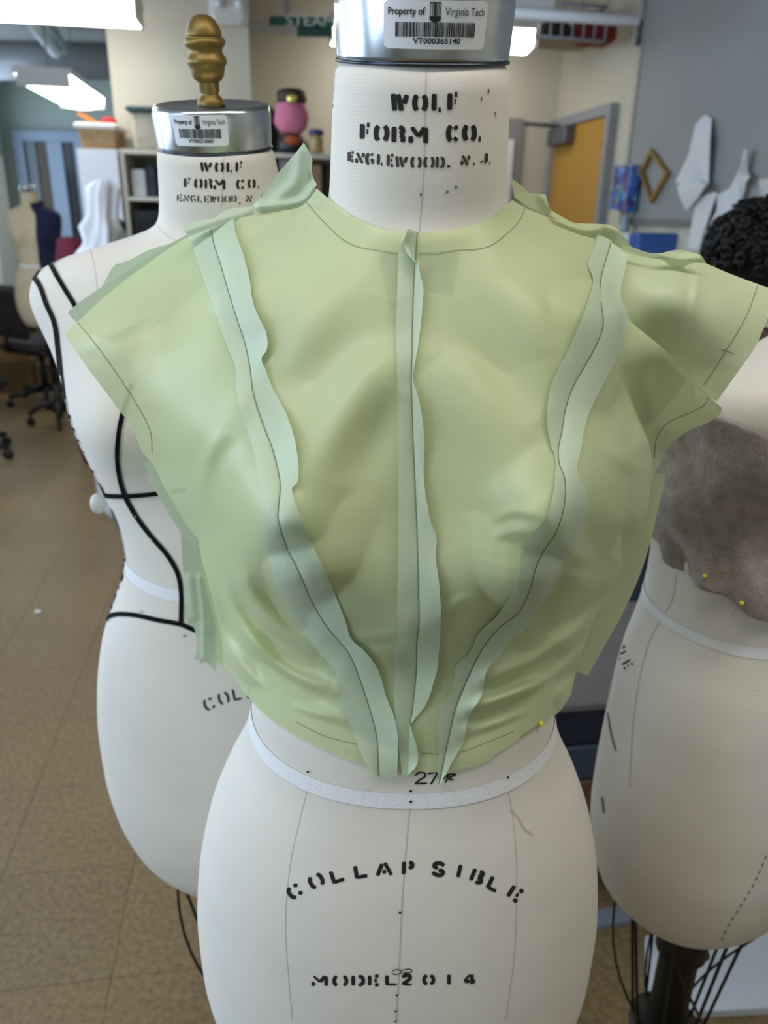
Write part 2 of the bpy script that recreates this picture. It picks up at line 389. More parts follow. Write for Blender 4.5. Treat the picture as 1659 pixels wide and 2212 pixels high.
# framed opening and door post in the back wall
_o0 = at_deep(42, 305, T_BACK); _o1 = at_deep(172, 305, T_BACK)
OS0, OS1, OZ = _o0.dot(SIDE), _o1.dot(SIDE), _o0.z
door2 = struct(empty('door_2', RW((OS0+OS1)/2, T_BACK, 0)))
M_BLUE = mat('pale_blue_frame_paint', rgb(150, 164, 184), 0.5)
fm = MB()
fm.box(RW(OS0, T_BACK-0.04, OZ/2), 0.10, 0.08, OZ, ROOM_M); fm.box(RW(OS1, T_BACK-0.04, OZ/2), 0.10, 0.08, OZ, ROOM_M)
fm.box(RW((OS0+OS1)/2, T_BACK-0.04, OZ+0.05), OS1-OS0+0.1, 0.08, 0.10, ROOM_M)
fm.build('door_frame', M_BLUE, door2)
room_box('glass_leaf', OS0+0.05, OS1-0.05, T_BACK-0.03, T_BACK-0.005, 0.01, OZ, mat('dark_glass', rgb(46, 47, 46), 0.15, spec=0.5), door2)
_k = OS0+(OS1-OS0)*0.56
room_box('door_post', _k-0.06, _k+0.09, T_BACK-0.07, T_BACK-0.032, 0.01, OZ-0.002, M_BLUE, door2)
room_box('door_stile', OS0+0.07, OS0+0.16, T_BACK-0.06, T_BACK-0.032, 0.01, OZ-0.002, mat('grey_stile', rgb(120, 126, 134), 0.5), door2)
room_box('wood_panel', OS0+0.17, _k-0.07, T_BACK-0.045, T_BACK-0.032, 0.01, OZ-0.002, mat('brown_door_wood', rgb(84, 70, 50), 0.5), door2)

# ducts and pipes under the ceiling of the recess
M_DUCT = mat('duct_metal', rgb(150, 152, 154), 0.5, metal=0.2)
def tubeline(name, pts, r, m, label, cat, group=None, n=14):
    o = MB().tube(pts, r, n).build(name, m, None, True); return tag(o, label, cat, group)
tubeline('air_duct', [at(-120, 128, 7.6), at(236, 128, 7.6)], 0.16, M_DUCT, 'thick grey air duct running across under the ceiling of the recess', 'duct')
tubeline('ceiling_pipe', [at(48, 20, 5.6), at(120, 112, 6.9)], 0.045, M_WHITE, 'white pipe slanting down to the hanging light in the recess', 'pipe')
tubeline('ceiling_pipe', [at(92, 20, 5.7), at(140, 108, 7.0)], 0.032, M_GREYMETAL, 'thin grey conduit beside the white pipe in the recess', 'pipe')
_bm = at(120, 70, 6.2)
tag(room_box('ceiling_beam', S_LEFT+0.2, -1.2, 5.9, 6.25, Z_CEIL-0.16, Z_CEIL-0.001, mat('beam_paint', rgb(120, 120, 118), 0.8)), 'grey boxed beam across the ceiling of the recess', 'beam')

# fluorescent lights
M_LENS = mat('lit_fluorescent_lens', rgb(250, 252, 255), 0.4, emit=((1.0, 0.96, 0.89, 1), 7.6))
M_HOUS = mat('light_housing', rgb(210, 210, 208), 0.5)
def ceiling_light(c, along, label, length=1.22, width=0.28, depth=0.085, hang=True):
    c = Vector(c); a = along.normalized(); b = Vector((-a.y, a.x, 0))
    e = empty('fluorescent_light', c, 0, label, 'ceiling light', 'fluorescent lights')
    n = 10; prof = []
    for k in range(n+1):
        q = math.pi*k/n; prof.append((-math.cos(q)*width/2, -(math.sin(q)**0.6)*depth))
    V = []; F = []
    for sgn in (-1, 1):
        for x, z in prof: V.append(c+a*(sgn*length/2)+b*x+Vector((0, 0, z)))
    for k in range(n): F.append((k, k+1, n+1+k+1, n+1+k))
    F.append(tuple(range(n, -1, -1))); F.append(tuple(range(n+1, 2*n+2)))
    mesh_obj('lens', V, F, M_LENS, e, False)
    M = Matrix(((a.x, b.x, 0), (a.y, b.y, 0), (0, 0, 1)))
    MB().box(c+Vector((0, 0, 0.0205)), length+0.02, width+0.012, 0.04, M).build('housing', M_HOUS, e)
    for sgn in (-1, 1):
        MB().box(c+a*(sgn*(length/2+0.004))+Vector((0, 0, -depth*0.45)), 0.006, width*0.96, depth*0.9, M).build('end_cap', M_HOUS, e)
    if hang:
        for sgn in (-1, 1):
            p = c+a*(sgn*length*0.35)+Vector((0, 0, 0.04)); MB().tube([p, Vector((p.x, p.y, Z_CEIL-0.001))], 0.006, 6).build('hanger', M_GREYMETAL, e)
    return e
_e = at(296, 12, 4.1); ceiling_light(_e-SIDE*0.61, SIDE, 'long lit fluorescent light hanging in front of the cream pillar')
_n = at(92, 160, 5.9); ceiling_light(_n+DEEP*0.61, DEEP, 'lit fluorescent light hanging in the recess below the pipes', width=0.36)
_e = at(1140, 74, 5.18); ceiling_light(Vector((_e.x, _e.y, _e.z))-SIDE*0.57, SIDE, 'lit fluorescent light behind the metal neck cap beside the green hanging sign', length=1.14, width=0.26, depth=0.1)
# the same lights carry on over and behind the photographer
for k, (s, t) in enumerate(((-0.55, 0.02), (0.75, 0.10), (-1.3, 2.6))):
    ceiling_light(RW(s, t, 2.5), SIDE, ['fluorescent light over the dress form with the gold finial', 'fluorescent light over the wool-wrapped dress form', 'fluorescent light between the windows and the pillar'][k])

# ------------------------------------------------------------------ dress forms
M_CANVAS = canvas_mat('ecru_form_canvas', rgb(232, 226, 216))
M_CANVAS2 = canvas_mat('beige_form_canvas', rgb(206, 190, 160))
M_TAPE = mat('white_cotton_tape', rgb(236, 236, 240), 0.8, bump=0.3, bscale=900)
M_INK = mat('black_stencil_ink', rgb(26, 25, 25), 0.8, var=0.45, vscale=900)
M_INKSOFT = mat('faded_stencil_ink', rgb(62, 60, 58), 0.85, var=0.4, vscale=900)
M_PENCIL = mat('pencil_mark', rgb(120, 128, 106), 0.8)
M_SEAM = mat('seam_thread', rgb(196, 187, 174), 0.8)
M_ALU = mat('brushed_aluminium', rgb(196, 198, 202), 0.24, metal=1.0, var=0.05, vscale=60)
M_BLACK = mat('black_cast_iron', rgb(22, 22, 23), 0.42, spec=0.5, bump=0.15, bscale=300)
M_WIRE = mat('dark_cage_wire', rgb(52, 46, 34), 0.4, metal=0.5)
M_STICK = mat('sticker_vinyl', rgb(228, 230, 236), 0.35)
M_PRINT = mat('sticker_print', rgb(24, 24, 30), 0.6)
M_STYLE = mat('black_style_tape', rgb(10, 13, 13), 0.85, spec=0.15)

#        z      a      bf     bb     cy     tilt
RINGS = [
 (1.585, .0460, .0460, .0460, -.0120, .20), (1.5825, .0495, .0495, .0495, -.0118, .20), (1.578, .0512, .0512, .0512, -.0112, .20), (1.560, .0535, .0540, .0540, -.0060, .20),
 (1.530, .0565, .0580, .0580, .0020, .20), (1.508, .0600, .0610, .0600, .0090, .19), (1.496, .0660, .0660, .0640, .0120, .18),
 (1.484, .0860, .0720, .0700, .0140, .14), (1.470, .1180, .0780, .0780, .0150, .09), (1.455, .1480, .0830, .0840, .0140, .05),
 (1.437, .1660, .0870, .0900, .0120, .02), (1.410, .1700, .0920, .0960, .0100, .0), (1.370, .1660, .0980, .1020, .0060, .0),
 (1.330, .1600, .1040, .1020, .0030, .0), (1.290, .1540, .1040, .0980, .0, .0), (1.240, .1440, .1000, .0920, .0, .0),
 (1.190, .1330, .0970, .0880, .0, .0), (1.150, .1255, .0965, .0860, .0, .0), (1.126, .1245, .0970, .0860, .0, .0),
 (1.100, .1290, .1000, .0910, .0, .0), (1.060, .1450, .1080, .1050, .0, .0), (1.015, .1590, .1160, .1190, .0, .0),
 (.960, .1700, .1220, .1300, .0, .0), (.900, .1750, .1250, .1350, .0, .0), (.850, .1740, .1260, .1350, .0, .0),
 (.800, .1670, .1230, .1300, .0, .0), (.755, .1530, .1140, .1190, .0, .0), (.725, .1360, .1010, .1050, .0, .0),
 (.705, .1120, .0820, .0860, .0, .0), (.697, .0800, .0600, .0600, .0, .0), (.694, .0200, .0200, .0200, .0, .0)]
_RA = np.array(RINGS)
def ring_at(z):
    zz = _RA[::-1, 0]; out = []
    # monotone-ish smooth interpolation
    i = int(np.clip(np.searchsorted(zz, z)-1, 0, len(zz)-2))
    u = (z-zz[i])/(zz[i+1]-zz[i])
    for k in range(1, 6):
        c = _RA[::-1, k]
        def slope(j):
            if j <= 0 or j >= len(zz)-1: return 0.0
            d0 = (c[j]-c[j-1])/(zz[j]-zz[j-1]); d1 = (c[j+1]-c[j])/(zz[j+1]-zz[j])
            return 0.0 if d0*d1 <= 0 else 2*d0*d1/(d0+d1)
        h = zz[i+1]-zz[i]; m0, m1 = slope(i)*h, slope(i+1)*h
        out.append((2*u**3-3*u**2+1)*c[i]+(u**3-2*u**2+u)*m0+(-2*u**3+3*u**2)*c[i+1]+(u**3-u**2)*m1)
    return out
BUST = 0.034
def body_point(z, ang, off=0.0):
    a, bf, bb, cy, k = ring_at(z)
    if z < 1.126: a *= 1+.035*min(1, (1.126-z)/.1)
    e = 0.92
    c, s = math.cos(ang), math.sin(ang)
    x = math.copysign(abs(c)**e, c)*(a+off); b = bf if s < 0 else bb
    y = math.copysign(abs(s)**e, s)*(b+off)
    if s < 0:
        for sx in (-1, 1):
            y -= BUST*math.exp(-((x-sx*0.083)/0.047)**2-((z-1.300)/0.062)**2)*min(1, -s*2.2)
        y += 0.004*math.exp(-(x/0.03)**2-((z-1.30)/0.05)**2)
    return Vector((x, y+cy, z+k*y))
def band(z0, z1, nz, n, off, a0=0.0, a1=2*math.pi, hollow=True):
    V = []; F = []; closed = abs(a1-a0-2*math.pi) < 1e-6; m = n if closed else n+1
    for i in range(nz+1):
        z = z0+(z1-z0)*i/nz
        for k in range(m): V.append(body_point(z, a0+(a1-a0)*k/n, off))
    for i in range(nz):
        for k in range(n): F.append((i*m+k, i*m+(k+1) % m, (i+1)*m+(k+1) % m, (i+1)*m+k))
    return V, F
_zs = [z for z in np.linspace(1.585, .72, 110)]+[.716, .711, .706, .702, .698, .6955, .694]
def body_mesh():
    n = 96; V = []; F = []
    for z in _zs:
        for k in range(n): V.append(body_point(z, 2*math.pi*k/n))
    for i in range(len(_zs)-1):
        for k in range(n): F.append((i*n+k, (i+1)*n+k, (i+1)*n+(k+1) % n, i*n+(k+1) % n))
    F.append(tuple(range(n))); F.append(tuple((len(_zs)-1)*n+k for k in range(n-1, -1, -1)))
    return V, F

class Surf:
    def __init__(s, M, warp=None, cx=None):
        V, F = body_mesh()
        if warp: V = [warp(v) for v in V]
        s.bvh = BVHTree.FromPolygons([M @ v for v in V], F); s.cx = cx; s.M = M
    def cast(s, px, py):
        h = s.bvh.ray_cast(CAM, ray(px, py)); return h[0], h[1]
    def cast_near(s, px, py, target):
        p, n = s.cast(px, py); k = 0
        while p is None and k < 90:
            px += (target[0]-px)*0.02; py += (target[1]-py)*0.004; k += 1; p, n = s.cast(px, py)
        return p, n

def stroke_px(pts, w, step=3.0, w1=None, round_end=True):
    """outline strips in pixel space for a thick stroke: list of (left, right)"""
    P = np.array(catmull(pts, step) if len(pts) > 2 else resample(pts, max(2, int(np.hypot(pts[1][0]-pts[0][0], pts[1][1]-pts[0][1])/step)+2)))
    T = np.gradient(P, axis=0); T /= np.maximum(1e-6, np.linalg.norm(T, axis=1))[:, None]; N = np.stack([-T[:, 1], T[:, 0]], 1)
    ws = np.linspace(w, w1 if w1 else w, len(P))/2
    if round_end and len(P) > 3: ws[0] *= 0.7; ws[-1] *= 0.7
    return P+N*ws[:, None], P-N*ws[:, None]
def strokes_on(name, strokes, cast, off, m, parent):
    """strokes: (points, width[, end width]) in photo pixels, laid on the surface that cast() finds"""
    V = []; F = []
    for st in strokes:
        L, R = stroke_px(st[0], st[1], w1=(st[2] if len(st) > 2 else None)); k0 = None
        for l, r in zip(L, R):
            a, na = cast(l[0], l[1]); b, nb = cast(r[0], r[1])
            if a is None or b is None: k0 = None; continue
            k = len(V); V += [a+na*off, b+nb*off]
            if k0 is not None and (V[k]-V[k0]).length < 0.05: F.append((k0, k0+1, k+1, k))
            k0 = k
    return mesh_obj(name, V, F, m, parent)

GL = {
 'W': (1.0, [[(.05, 1), (.17, 0)], [(.36, .98), (.60, 0)], [(.92, .95), (.74, .42)]]),
 'O': (.8, [[(.26, .97), (.14, .75), (.14, .25), (.26, .03)], [(.62, .97), (.74, .75), (.74, .25), (.62, .03)]]),
 'L': (.75, [[(.16, 1), (.16, 0)], [(.46, .05), (.62, .05)]]), 'l': (.75, [[(.16, 1), (.16, 0)], [(.16, .07), (.66, .07)]]), 'F': (.75, [[(.16, 1), (.16, 0)], [(.5, .95), (.68, .95)], [(.48, .5), (.58, .5)]]),
 'R': (.85, [[(.14, 1), (.14, 0)], [(.45, .97), (.68, .88), (.68, .66), (.5, .55)], [(.52, .46), (.70, .34), (.70, 0)]]),
 'M': (1.05, [[(.08, .42), (.08, 0)], [(.12, 1), (.52, .42)], [(.52, .42), (.86, 1)], [(.92, .98), (.92, 0)]]),
 'C': (.8, [[(.30, .97), (.15, .78), (.15, .22), (.30, .03)], [(.52, .95), (.70, .78)], [(.52, .06), (.70, .22)]]),
 '.': (.3, [[(.08, .06), (.2, .06)]]), ',': (.35, [[(.18, .08), (.08, -.2)]]), ' ': (.5, []),
 'E': (.75, [[(.15, 1), (.15, 0)], [(.45, .95), (.66, .95)], [(.42, .5), (.56, .5)], [(.45, .05), (.66, .05)]]),
 'N': (.85, [[(.06, .45), (.06, 0)], [(.10, 1), (.68, 0)], [(.74, 1), (.74, .55)]]),
 'G': (.85, [[(.34, .97), (.15, .78), (.15, .22), (.34, .03)], [(.55, .95), (.68, .82)], [(.50, .42), (.70, .40), (.70, .06)]]),
 'D': (.8, [[(.15, 1), (.15, 0)], [(.45, .97), (.66, .78), (.66, .22), (.45, .03)]]), 'J': (.7, [[(.58, 1), (.58, .22), (.46, .05)], [(.14, .22), (.22, .08)]]),
 'A': (.95, [[(.06, 0), (.36, .92)], [(.50, 1), (.86, 0)], [(.36, .28), (.56, .28)]]), 'P': (.8, [[(.14, 1), (.14, 0)], [(.46, .97), (.68, .88), (.68, .62), (.46, .52)]]),
 'S': (.8, [[(.68, .82), (.5, .97), (.22, .90), (.18, .68), (.38, .55)], [(.42, .45), (.66, .32), (.62, .08), (.34, .02), (.12, .2)]]),
 'I': (.35, [[(.18, 1), (.18, 0)]]), 'B': (.8, [[(.14, 1), (.14, 0)], [(.42, .97), (.62, .88), (.60, .64), (.42, .56)], [(.44, .44), (.68, .34), (.66, .12), (.42, .02)]]),
 '2': (.8, [[(.10, .78), (.26, .97), (.56, .94), (.62, .70), (.36, .36), (.10, .05)], [(.26, .04), (.70, .04)]]),
 '0': (.8, [[(.30, .97), (.14, .70), (.14, .30), (.30, .03)], [(.56, .97), (.72, .70), (.72, .30), (.56, .03)]]),
 '1': (.35, [[(.18, 1), (.18, 0)]]), '4': (.85, [[(.50, .98), (.10, .38)], [(.12, .30), (.46, .30)], [(.60, .98), (.60, 0)], [(.72, .30), (.80, .30)]]),
 '7': (.7, [[(.06, .95), (.66, .95)], [(.66, .95), (.28, 0)]]),
}
def glyph(ch, x0, y1, w, h, sw, rot=0.0, thin=1.0):
    """stencil letter in pixels: x0 left edge, y1 baseline; rot turns it about its baseline middle"""
    adv, st = GL[ch]; out = []; c, s = math.cos(rot), math.sin(rot); mx = x0+w/2
    for k, q in enumerate(st):
        pts = []
        for a, b in q:
            x, y = (a/adv-0.5)*w, -b*h
            pts.append((mx+x*c-y*s, y1+x*s+y*c))
        out.append((pts, sw*(1.0 if abs(q[0][0]-q[-1][0]) < .35 else thin)))
    return out

def remap_short(v):
    """a shorter-bodied form: lower neck, higher waist, broader shoulders"""
    z = float(np.interp(v.z, [.0, .694, 1.126, 1.30, 1.45, 1.50, 1.585, 1.62, 1.8], [.0, .697, 1.150, 1.315, 1.447, 1.487, 1.553, 1.588, 1.768]))
    k = 1+.16*math.exp(-((v.z-1.42)/.06)**2)+.07*math.exp(-((v.z-1.28)/.10)**2)
    return Vector((v.x*k, v.y, z))
def warp_front(v):
    """narrower upper body for the form under the bodice"""
    k = 1-.16*math.exp(-((v.z-1.33)/.165)**4)
    f = math.exp(-((v.z-1.222)/.06)**4)
    return Vector((v.x*k, v.y*(1-.22*f) if v.y < 0 else v.y, v.z))
def warp_full(v):
    """fuller-waisted form"""
    k = 1+.14*math.exp(-((v.z-1.12)/.10)**2)
    z = v.z if v.z < 1.126 else 1.126+(v.z-1.126)*.80
    u = min(1, max(0, (v.z-1.42)/.10)); u = .035*u*u*(3-2*u)
    return Vector((v.x*k-.766*u, v.y*k+.643*u, z-.020*min(1, v.z/.694)))
def dress_form(loc, rz, label, m_body, base_leg_turn=0.0, finial=False, group=None, scale=1.0, warp=None, tape_tilt=0.155):
    e = empty('dress_form', (loc[0], loc[1], 0), rz, label, 'dress form', group)
    e.scale = (scale,)*3
    V, F = body_mesh()
    if warp: V = [warp(v) for v in V]
    mesh_obj('torso', V, F, m_body, e, True, world=False)
    # aluminium neck cap, tilted forward with the neck
    R = Matrix.Rotation(math.atan(0.20), 3, 'X'); c0 = Vector((0, -.0125, 1.5835))
    if warp: c0 = warp(c0)
    prof = [(.0485, -.001), (.0502, 0), (.0506, .002), (.0512, .016), (.0517, .026), (.0512, .0305), (.0495, .0332), (.0465, .0340), (.043, .0332), (.036, .0320), (.020, .0316), (.006, .0318)]
    cap = MB().lathe(prof, c0, 64, R).build('neck_cap', M_ALU, e, True, world=False)
    MB().lathe([(.0480, -.0020), (.0512, -.0018), (.0514, -.0006), (.0500, 0.0002)], c0, 64, R).build('cap_ring', mat('cap_seam_metal', rgb(70, 74, 84), 0.3, metal=1.0), e, True, world=False)
    if finial:
        fp = [(118, 545), (118, 540)]
        Z = [(2, 85), (30, 88), (50, 96), (72, 115), (90, 145), (100, 172), (103, 188), (96, 192), (108, 198), (117, 210), (118, 222), (110, 236), (98, 248), (95, 262), (98, 276), (110, 292), (117, 308), (115, 322), (104, 334), (100, 350), (94, 378), (80, 402), (62, 416), (58, 420), (58, 462), (52, 470), (50, 478), (56, 488), (70, 502), (78, 518), (78, 536), (72, 545), (66, 547)]
        k = 0.000150
        MB().lathe([(r*k, (547-z)*k+.0312) for r, z in Z][::-1], c0, 40, R).build('finial', mat('gold_painted_wood', rgb(132, 108, 54), 0.42, metal=0.55, var=0.12, vscale=90), e, True, world=False)
        MB().lathe([(.0125, .0312), (.0125, .0325), (.011, .0326)], c0, 32, R).build('finial_gasket', M_BLACK, e, True, world=False)
    # waist tape
    V = []; F = []; n = 96
    for i in range(5):
        for k in range(n):
            q = 2*math.pi*k/n; z = 1.1195+.012*i/4
            V.append(body_point(z+tape_tilt*body_point(z, q).y, q, 0.0007))
    for i in range(4):
        for k in range(n): F.append((i*n+k, i*n+(k+1) % n, (i+1)*n+(k+1) % n, (i+1)*n+k))
    if warp: V = [warp(v) for v in V]
    mb = MB().add(V, F); wt = mb.build('waist_tape', M_TAPE, e, True, world=False)
    # cage, pole, base
    cg = None
    for k in range(8):
        q = 2*math.pi*(k+.5)/8; p0 = Vector((.108*math.cos(q), .080*math.sin(q), .704)); p1 = Vector((.045*math.cos(q), .045*math.sin(q), .40))
        MB().tube([p0, p1], .0022, 6).build('cage_wire', M_WIRE, e, True, world=False)
    for k in range(4):
        q0 = 2*math.pi*(k+.1)/4; pts = []
        for i in range(13):
            u = i/12; q = q0+u*1.3; r = .105*(1-u)+.05*u+.028*math.sin(math.pi*u); pts.append((r*math.cos(q), .8*r*math.sin(q), .70-.27*u))
        MB().tube(pts, .0018, 6).build('cage_hoop', M_WIRE, e, True, world=False)
    MB().lathe([(.047, .395), (.050, .398), (.050, .404), (.047, .407)], (0, 0, 0), 24).build('cage_ring', M_WIRE, e, True, world=False)
    MB().tube([(0, 0, .10), (0, 0, .70)], .016, 16).build('pole', M_BLACK, e, True, world=False)
    cb = MB().lathe([(.024, .20), (.026, .205), (.026, .55), (.034, .555), (.034, .61), (.024, .62), (.017, .622)], (0, 0, 0), 20)
    cb.build('height_collar', M_BLACK, e, True, world=False)
    MB().tube([(-.024, 0, .50), (-.062, 0, .505)], [.012, .018], 12).build('height_knob', M_BLACK, e, True, world=False)
    MB().lathe([(.05, .09), (.055, .10), (.05, .15), (.030, .19), (.026, .30)], (0, 0, 0), 24).build('hub', M_BLACK, e, True, world=False)
    for k in range(4):
        q = base_leg_turn+math.pi/2*k; d = Vector((math.cos(q), math.sin(q), 0))
        pts = [d*.03+Vector((0, 0, .135)), d*.10+Vector((0, 0, .155)), d*.15+Vector((0, 0, .125)), d*.20+Vector((0, 0, .085))]
        lg = MB().tube(pts, [.020, .019, .017, .015], 10).build('leg', M_BLACK, e, True, world=False)
        t = Vector((-d.y, d.x, 0)); c = d*.20+Vector((0, 0, .030))
        Mw = Matrix((t, d, Vector((0, 0, 1)))).transposed() @ Matrix.Rotation(math.pi/2, 3, 'Y')
        MB().lathe([(.024, -.012), (.030, -.010), (.030, .010), (.024, .012)], c, 20, Mw).build('caster', M_BLACK, e, True, world=False)
        MB().tube([c+Vector((0, 0, .03)), d*.20+Vector((0, 0, .09))], .008, 8).build('caster_stem', M_BLACK, e, True, world=False)
    return e

def form_matrix(e): return Matrix.LocRotScale(e.location, e.rotation_euler, e.scale)
def cap_patch(e, a0, a1, z0, z1, uv, off=0.0):
    """point of the neck cap wall: u along the angle (front = 0), v up"""
    R = Matrix.Rotation(math.atan(0.20), 3, 'X'); c0 = Vector((0, -.0125, 1.5835))
    if e.get('short'): c0 = remap_short(c0)
    u, v = uv; a = a0+(a1-a0)*u; z = z0+(z1-z0)*v; r = .0506+.0011*(z/.026)+off
    return form_matrix(e) @ (R @ Vector((math.sin(a)*r, -math.cos(a)*r, z))+c0)
def asset_sticker(e, a0, a1, z0, z1, number, tilt=0.0):
    def P(u, v, off): return cap_patch(e, a0, a1, z0, z1, (u, v+(u-.5)*tilt), off)
    N = 24; M = 8; V = []; F = []; rc = 0.035
    for i in range(N+1):
        for j in range(M+1):
            u, v = i/N, j/M
            edge = 0.02 if i in (0, N) else 0.0
            vv = 0.5+(v-0.5)*(1-2*(0.07 if i in (0, N) else 0.0))
            V.append(P(u, vv, .0003))
    for i in range(N):
        for j in range(M): F.append((i*(M+1)+j, (i+1)*(M+1)+j, (i+1)*(M+1)+j+1, i*(M+1)+j+1))
    st = mesh_obj('asset_sticker', V, F, M_STICK, e, True)
    W = (a1-a0)*.0512; H = z1-z0
    def txt(body, u0, u1, v0, h, bold=0.0, shear=0.0):
        Vt, Ft = text_mesh(body, 1.0, 'LEFT', shear, bold); xs = [p[0] for p in Vt]; w = max(xs)-min(xs); x0 = min(xs)
        return [P(u0+(u1-u0)*(p[0]-x0)/w, v0+p[1]*h, .0006) for p in Vt], Ft
    mb = MB()
    mb.add(*txt('Property of', .045, .385, .705, .215, .022))
    mb.add(*txt('VT000365140' if number is None else number, .28, .725, .115, .17, .02))
    mb.build('sticker_text', M_PRINT, st)
    MB().add(*txt('Virginia Tech', .565, .962, .70, .235, .0)).build('sticker_wordmark', M_PRINT, st)
    # shield emblem
    em = MB()
    def quad(u0, v0, u1, v1): em.add([P(u0, v0, .0006), P(u1, v0, .0006), P(u1, v1, .0006), P(u0, v1, .0006)], [(0, 1, 2, 3)])
    for u in (.428, .448, .462, .476, .489, .503, .517): quad(u, .68, u+.0065, .955)
    quad(.425, .935, .527, .965); quad(.425, .60, .527, .68)
    em.add([P(.425, .60, .0006), P(.476, .535, .0006), P(.527, .60, .0006)], [(0, 1, 2)])
    quad(.468, .68, .484, .95); em.build('sticker_emblem', M_PRINT, st)
    bc = MB(); rnd = random.Random(7); u = .115
    while u < .87:
        w = rnd.choice((.004, .004, .008, .012)); bc.add([P(u, .255, .0006), P(min(u+w, .875), .255, .0006), P(min(u+w, .875), .555, .0006), P(u, .555, .0006)], [(0, 1, 2, 3)])
        u += w+rnd.choice((.004, .004, .007))
    bc.build('barcode', M_PRINT, st)
    return st

# ---- the form in front (under the green bodice)
FX, FY = 0.018, 0.532
front = dress_form((FX, FY), 0.0, 'ecru canvas dress form wearing the pale green bodice, stencilled model 2014', M_CANVAS, 1.396, warp=warp_front)
SF = Surf(form_matrix(front), warp_front, cx=880)
asset_sticker(front, math.radians(-26), math.radians(38), .0064, .028, None)

# ---- the form on the left
LX, LY = -0.158, 0.782
left = dress_form((LX, LY), math.radians(-3), 'ecru canvas dress form with a gold finial and black style tape lines', M_CANVAS, -0.908, finial=True, warp=remap_short)
left['short'] = 1
SL = Surf(form_matrix(left), remap_short, cx=460)
asset_sticker(left, math.radians(-25), math.radians(28), .0062, .0300, 'VT000216060')

# ---- the form on the right, seen from behind its hip
RX, RY = 0.422, 0.775
right = dress_form((RX, RY), math.radians(-140), 'ecru canvas dress form wrapped in brownish grey wool cloth', M_CANVAS, 0.63, warp=warp_full, tape_tilt=-0.06)
SR = Surf(form_matrix(right), warp_full, cx=1650)

# lettering on the front form
S = []
for ch, a, b, y0, y1 in (('W', 847, 881, 199, 243), ('O', 891, 920, 201, 243), ('L', 932, 956, 199, 243), ('F', 966, 989, 198, 241)): S += glyph(ch, a, y1-4, b-a, y1-y0-8, 11.0, 0.02, .8)
for ch, a, b, y0, y1 in (('F', 778, 800, 264, 304), ('O', 808, 837, 267, 308), ('R', 846, 875, 270, 311), ('M', 884, 924, 271, 313), ('C', 964, 990, 267, 309), ('O', 999, 1025, 266, 308), ('.', 1030, 1042, 266, 306)): S += glyph(ch, a, y1-4, b-a, y1-y0-8, 10.5, 0.02, .85)
strokes_on('stencil_letters', S, SF.cast, .0004, M_INK, front)
S = []
for ch, a, b, y0, y1 in (('E', 752, 765, 325, 351), ('N', 769, 787, 327, 355), ('G', 790, 808, 328, 358), ('L', 814, 829, 330, 358), ('E', 835, 851, 331, 361), ('W', 855, 880, 335, 363), ('O', 886, 908, 336, 365), ('O', 914, 936, 336, 365), ('D', 940, 960, 336, 365), (',', 966, 973, 336, 361), ('N', 996, 1014, 333, 359), ('.', 1020, 1027, 333, 358), ('J', 1036, 1052, 328, 355), ('.', 1055, 1060, 330, 355)): S += glyph(ch, a, y1-3, b-a, y1-y0-6, 6.6, 0.03, .85)
strokes_on('stencil_letters', S, SF.cast, .0004, M_INKSOFT, front)
S = []
for ch, x, y, w, r in (('C', 644, 1936, 34, -34), ('O', 688, 1915, 32, -27), ('l', 732, 1904, 34, -19), ('l', 781, 1895, 34, -10), ('A', 831, 1890, 36, -3), ('P', 880, 1888, 26, 3), ('S', 945, 1890, 34, 6), ('I', 989, 1894, 10, 12), ('B', 1026, 1905, 32, 22), ('l', 1060, 1921, 30, 27), ('E', 1105, 1941, 34, 33)):
    S += glyph(ch, x-w/2, y, w, 27, 8.6, math.radians(r), .9)
strokes_on('stencil_letters', S, SF.cast, .0004, M_INK, front)
S = []
for ch, a, b in (('M', 674, 709), ('O', 717, 750), ('D', 757, 789), ('E', 793, 821), ('l', 829, 861), ('2', 866, 892), ('0', 912, 938), ('1', 964, 975), ('4', 999, 1028)): S += glyph(ch, a, 2129-(a-674)*0.012, b-a, 21, 7.8, -.01, .6)
strokes_on('stencil_letters', S, SF.cast, .0004, M_INK, front)
S = [([(846, 2096), (862, 2094), (868, 2100), (852, 2104), (846, 2101)], 2), ([(868, 2095), (886, 2093), (890, 2098), (872, 2101), (888, 2104)], 2),
     ([(896, 1675), (905, 1668), (917, 1669), (918, 1676), (906, 1684), (896, 1692)], 3.5), ([(896, 1692), (922, 1691)], 3.5),
     ([(924, 1670), (943, 1669), (938, 1680), (930, 1693)], 3.5), ([(948, 1674), (946, 1682)], 2), ([(955, 1684), (968, 1672), (962, 1690)], 3), ([(966, 1672), (984, 1672), (968, 1681), (980, 1684)], 3)]
strokes_on('marker_scribble', S[:2], SF.cast, .0005, M_INK, front); strokes_on('marker_size', S[2:], SF.cast, .0005, M_INK, front)
for q in (([(709, 160), (712, 178), (708, 196), (704, 214)], 4), ([(705, 224), (704, 233)], 5)):
    strokes_on('marker_number', [q], lambda x, y: SF.cast_near(x+3, y, (900, y)), .0005, M_INK, front)
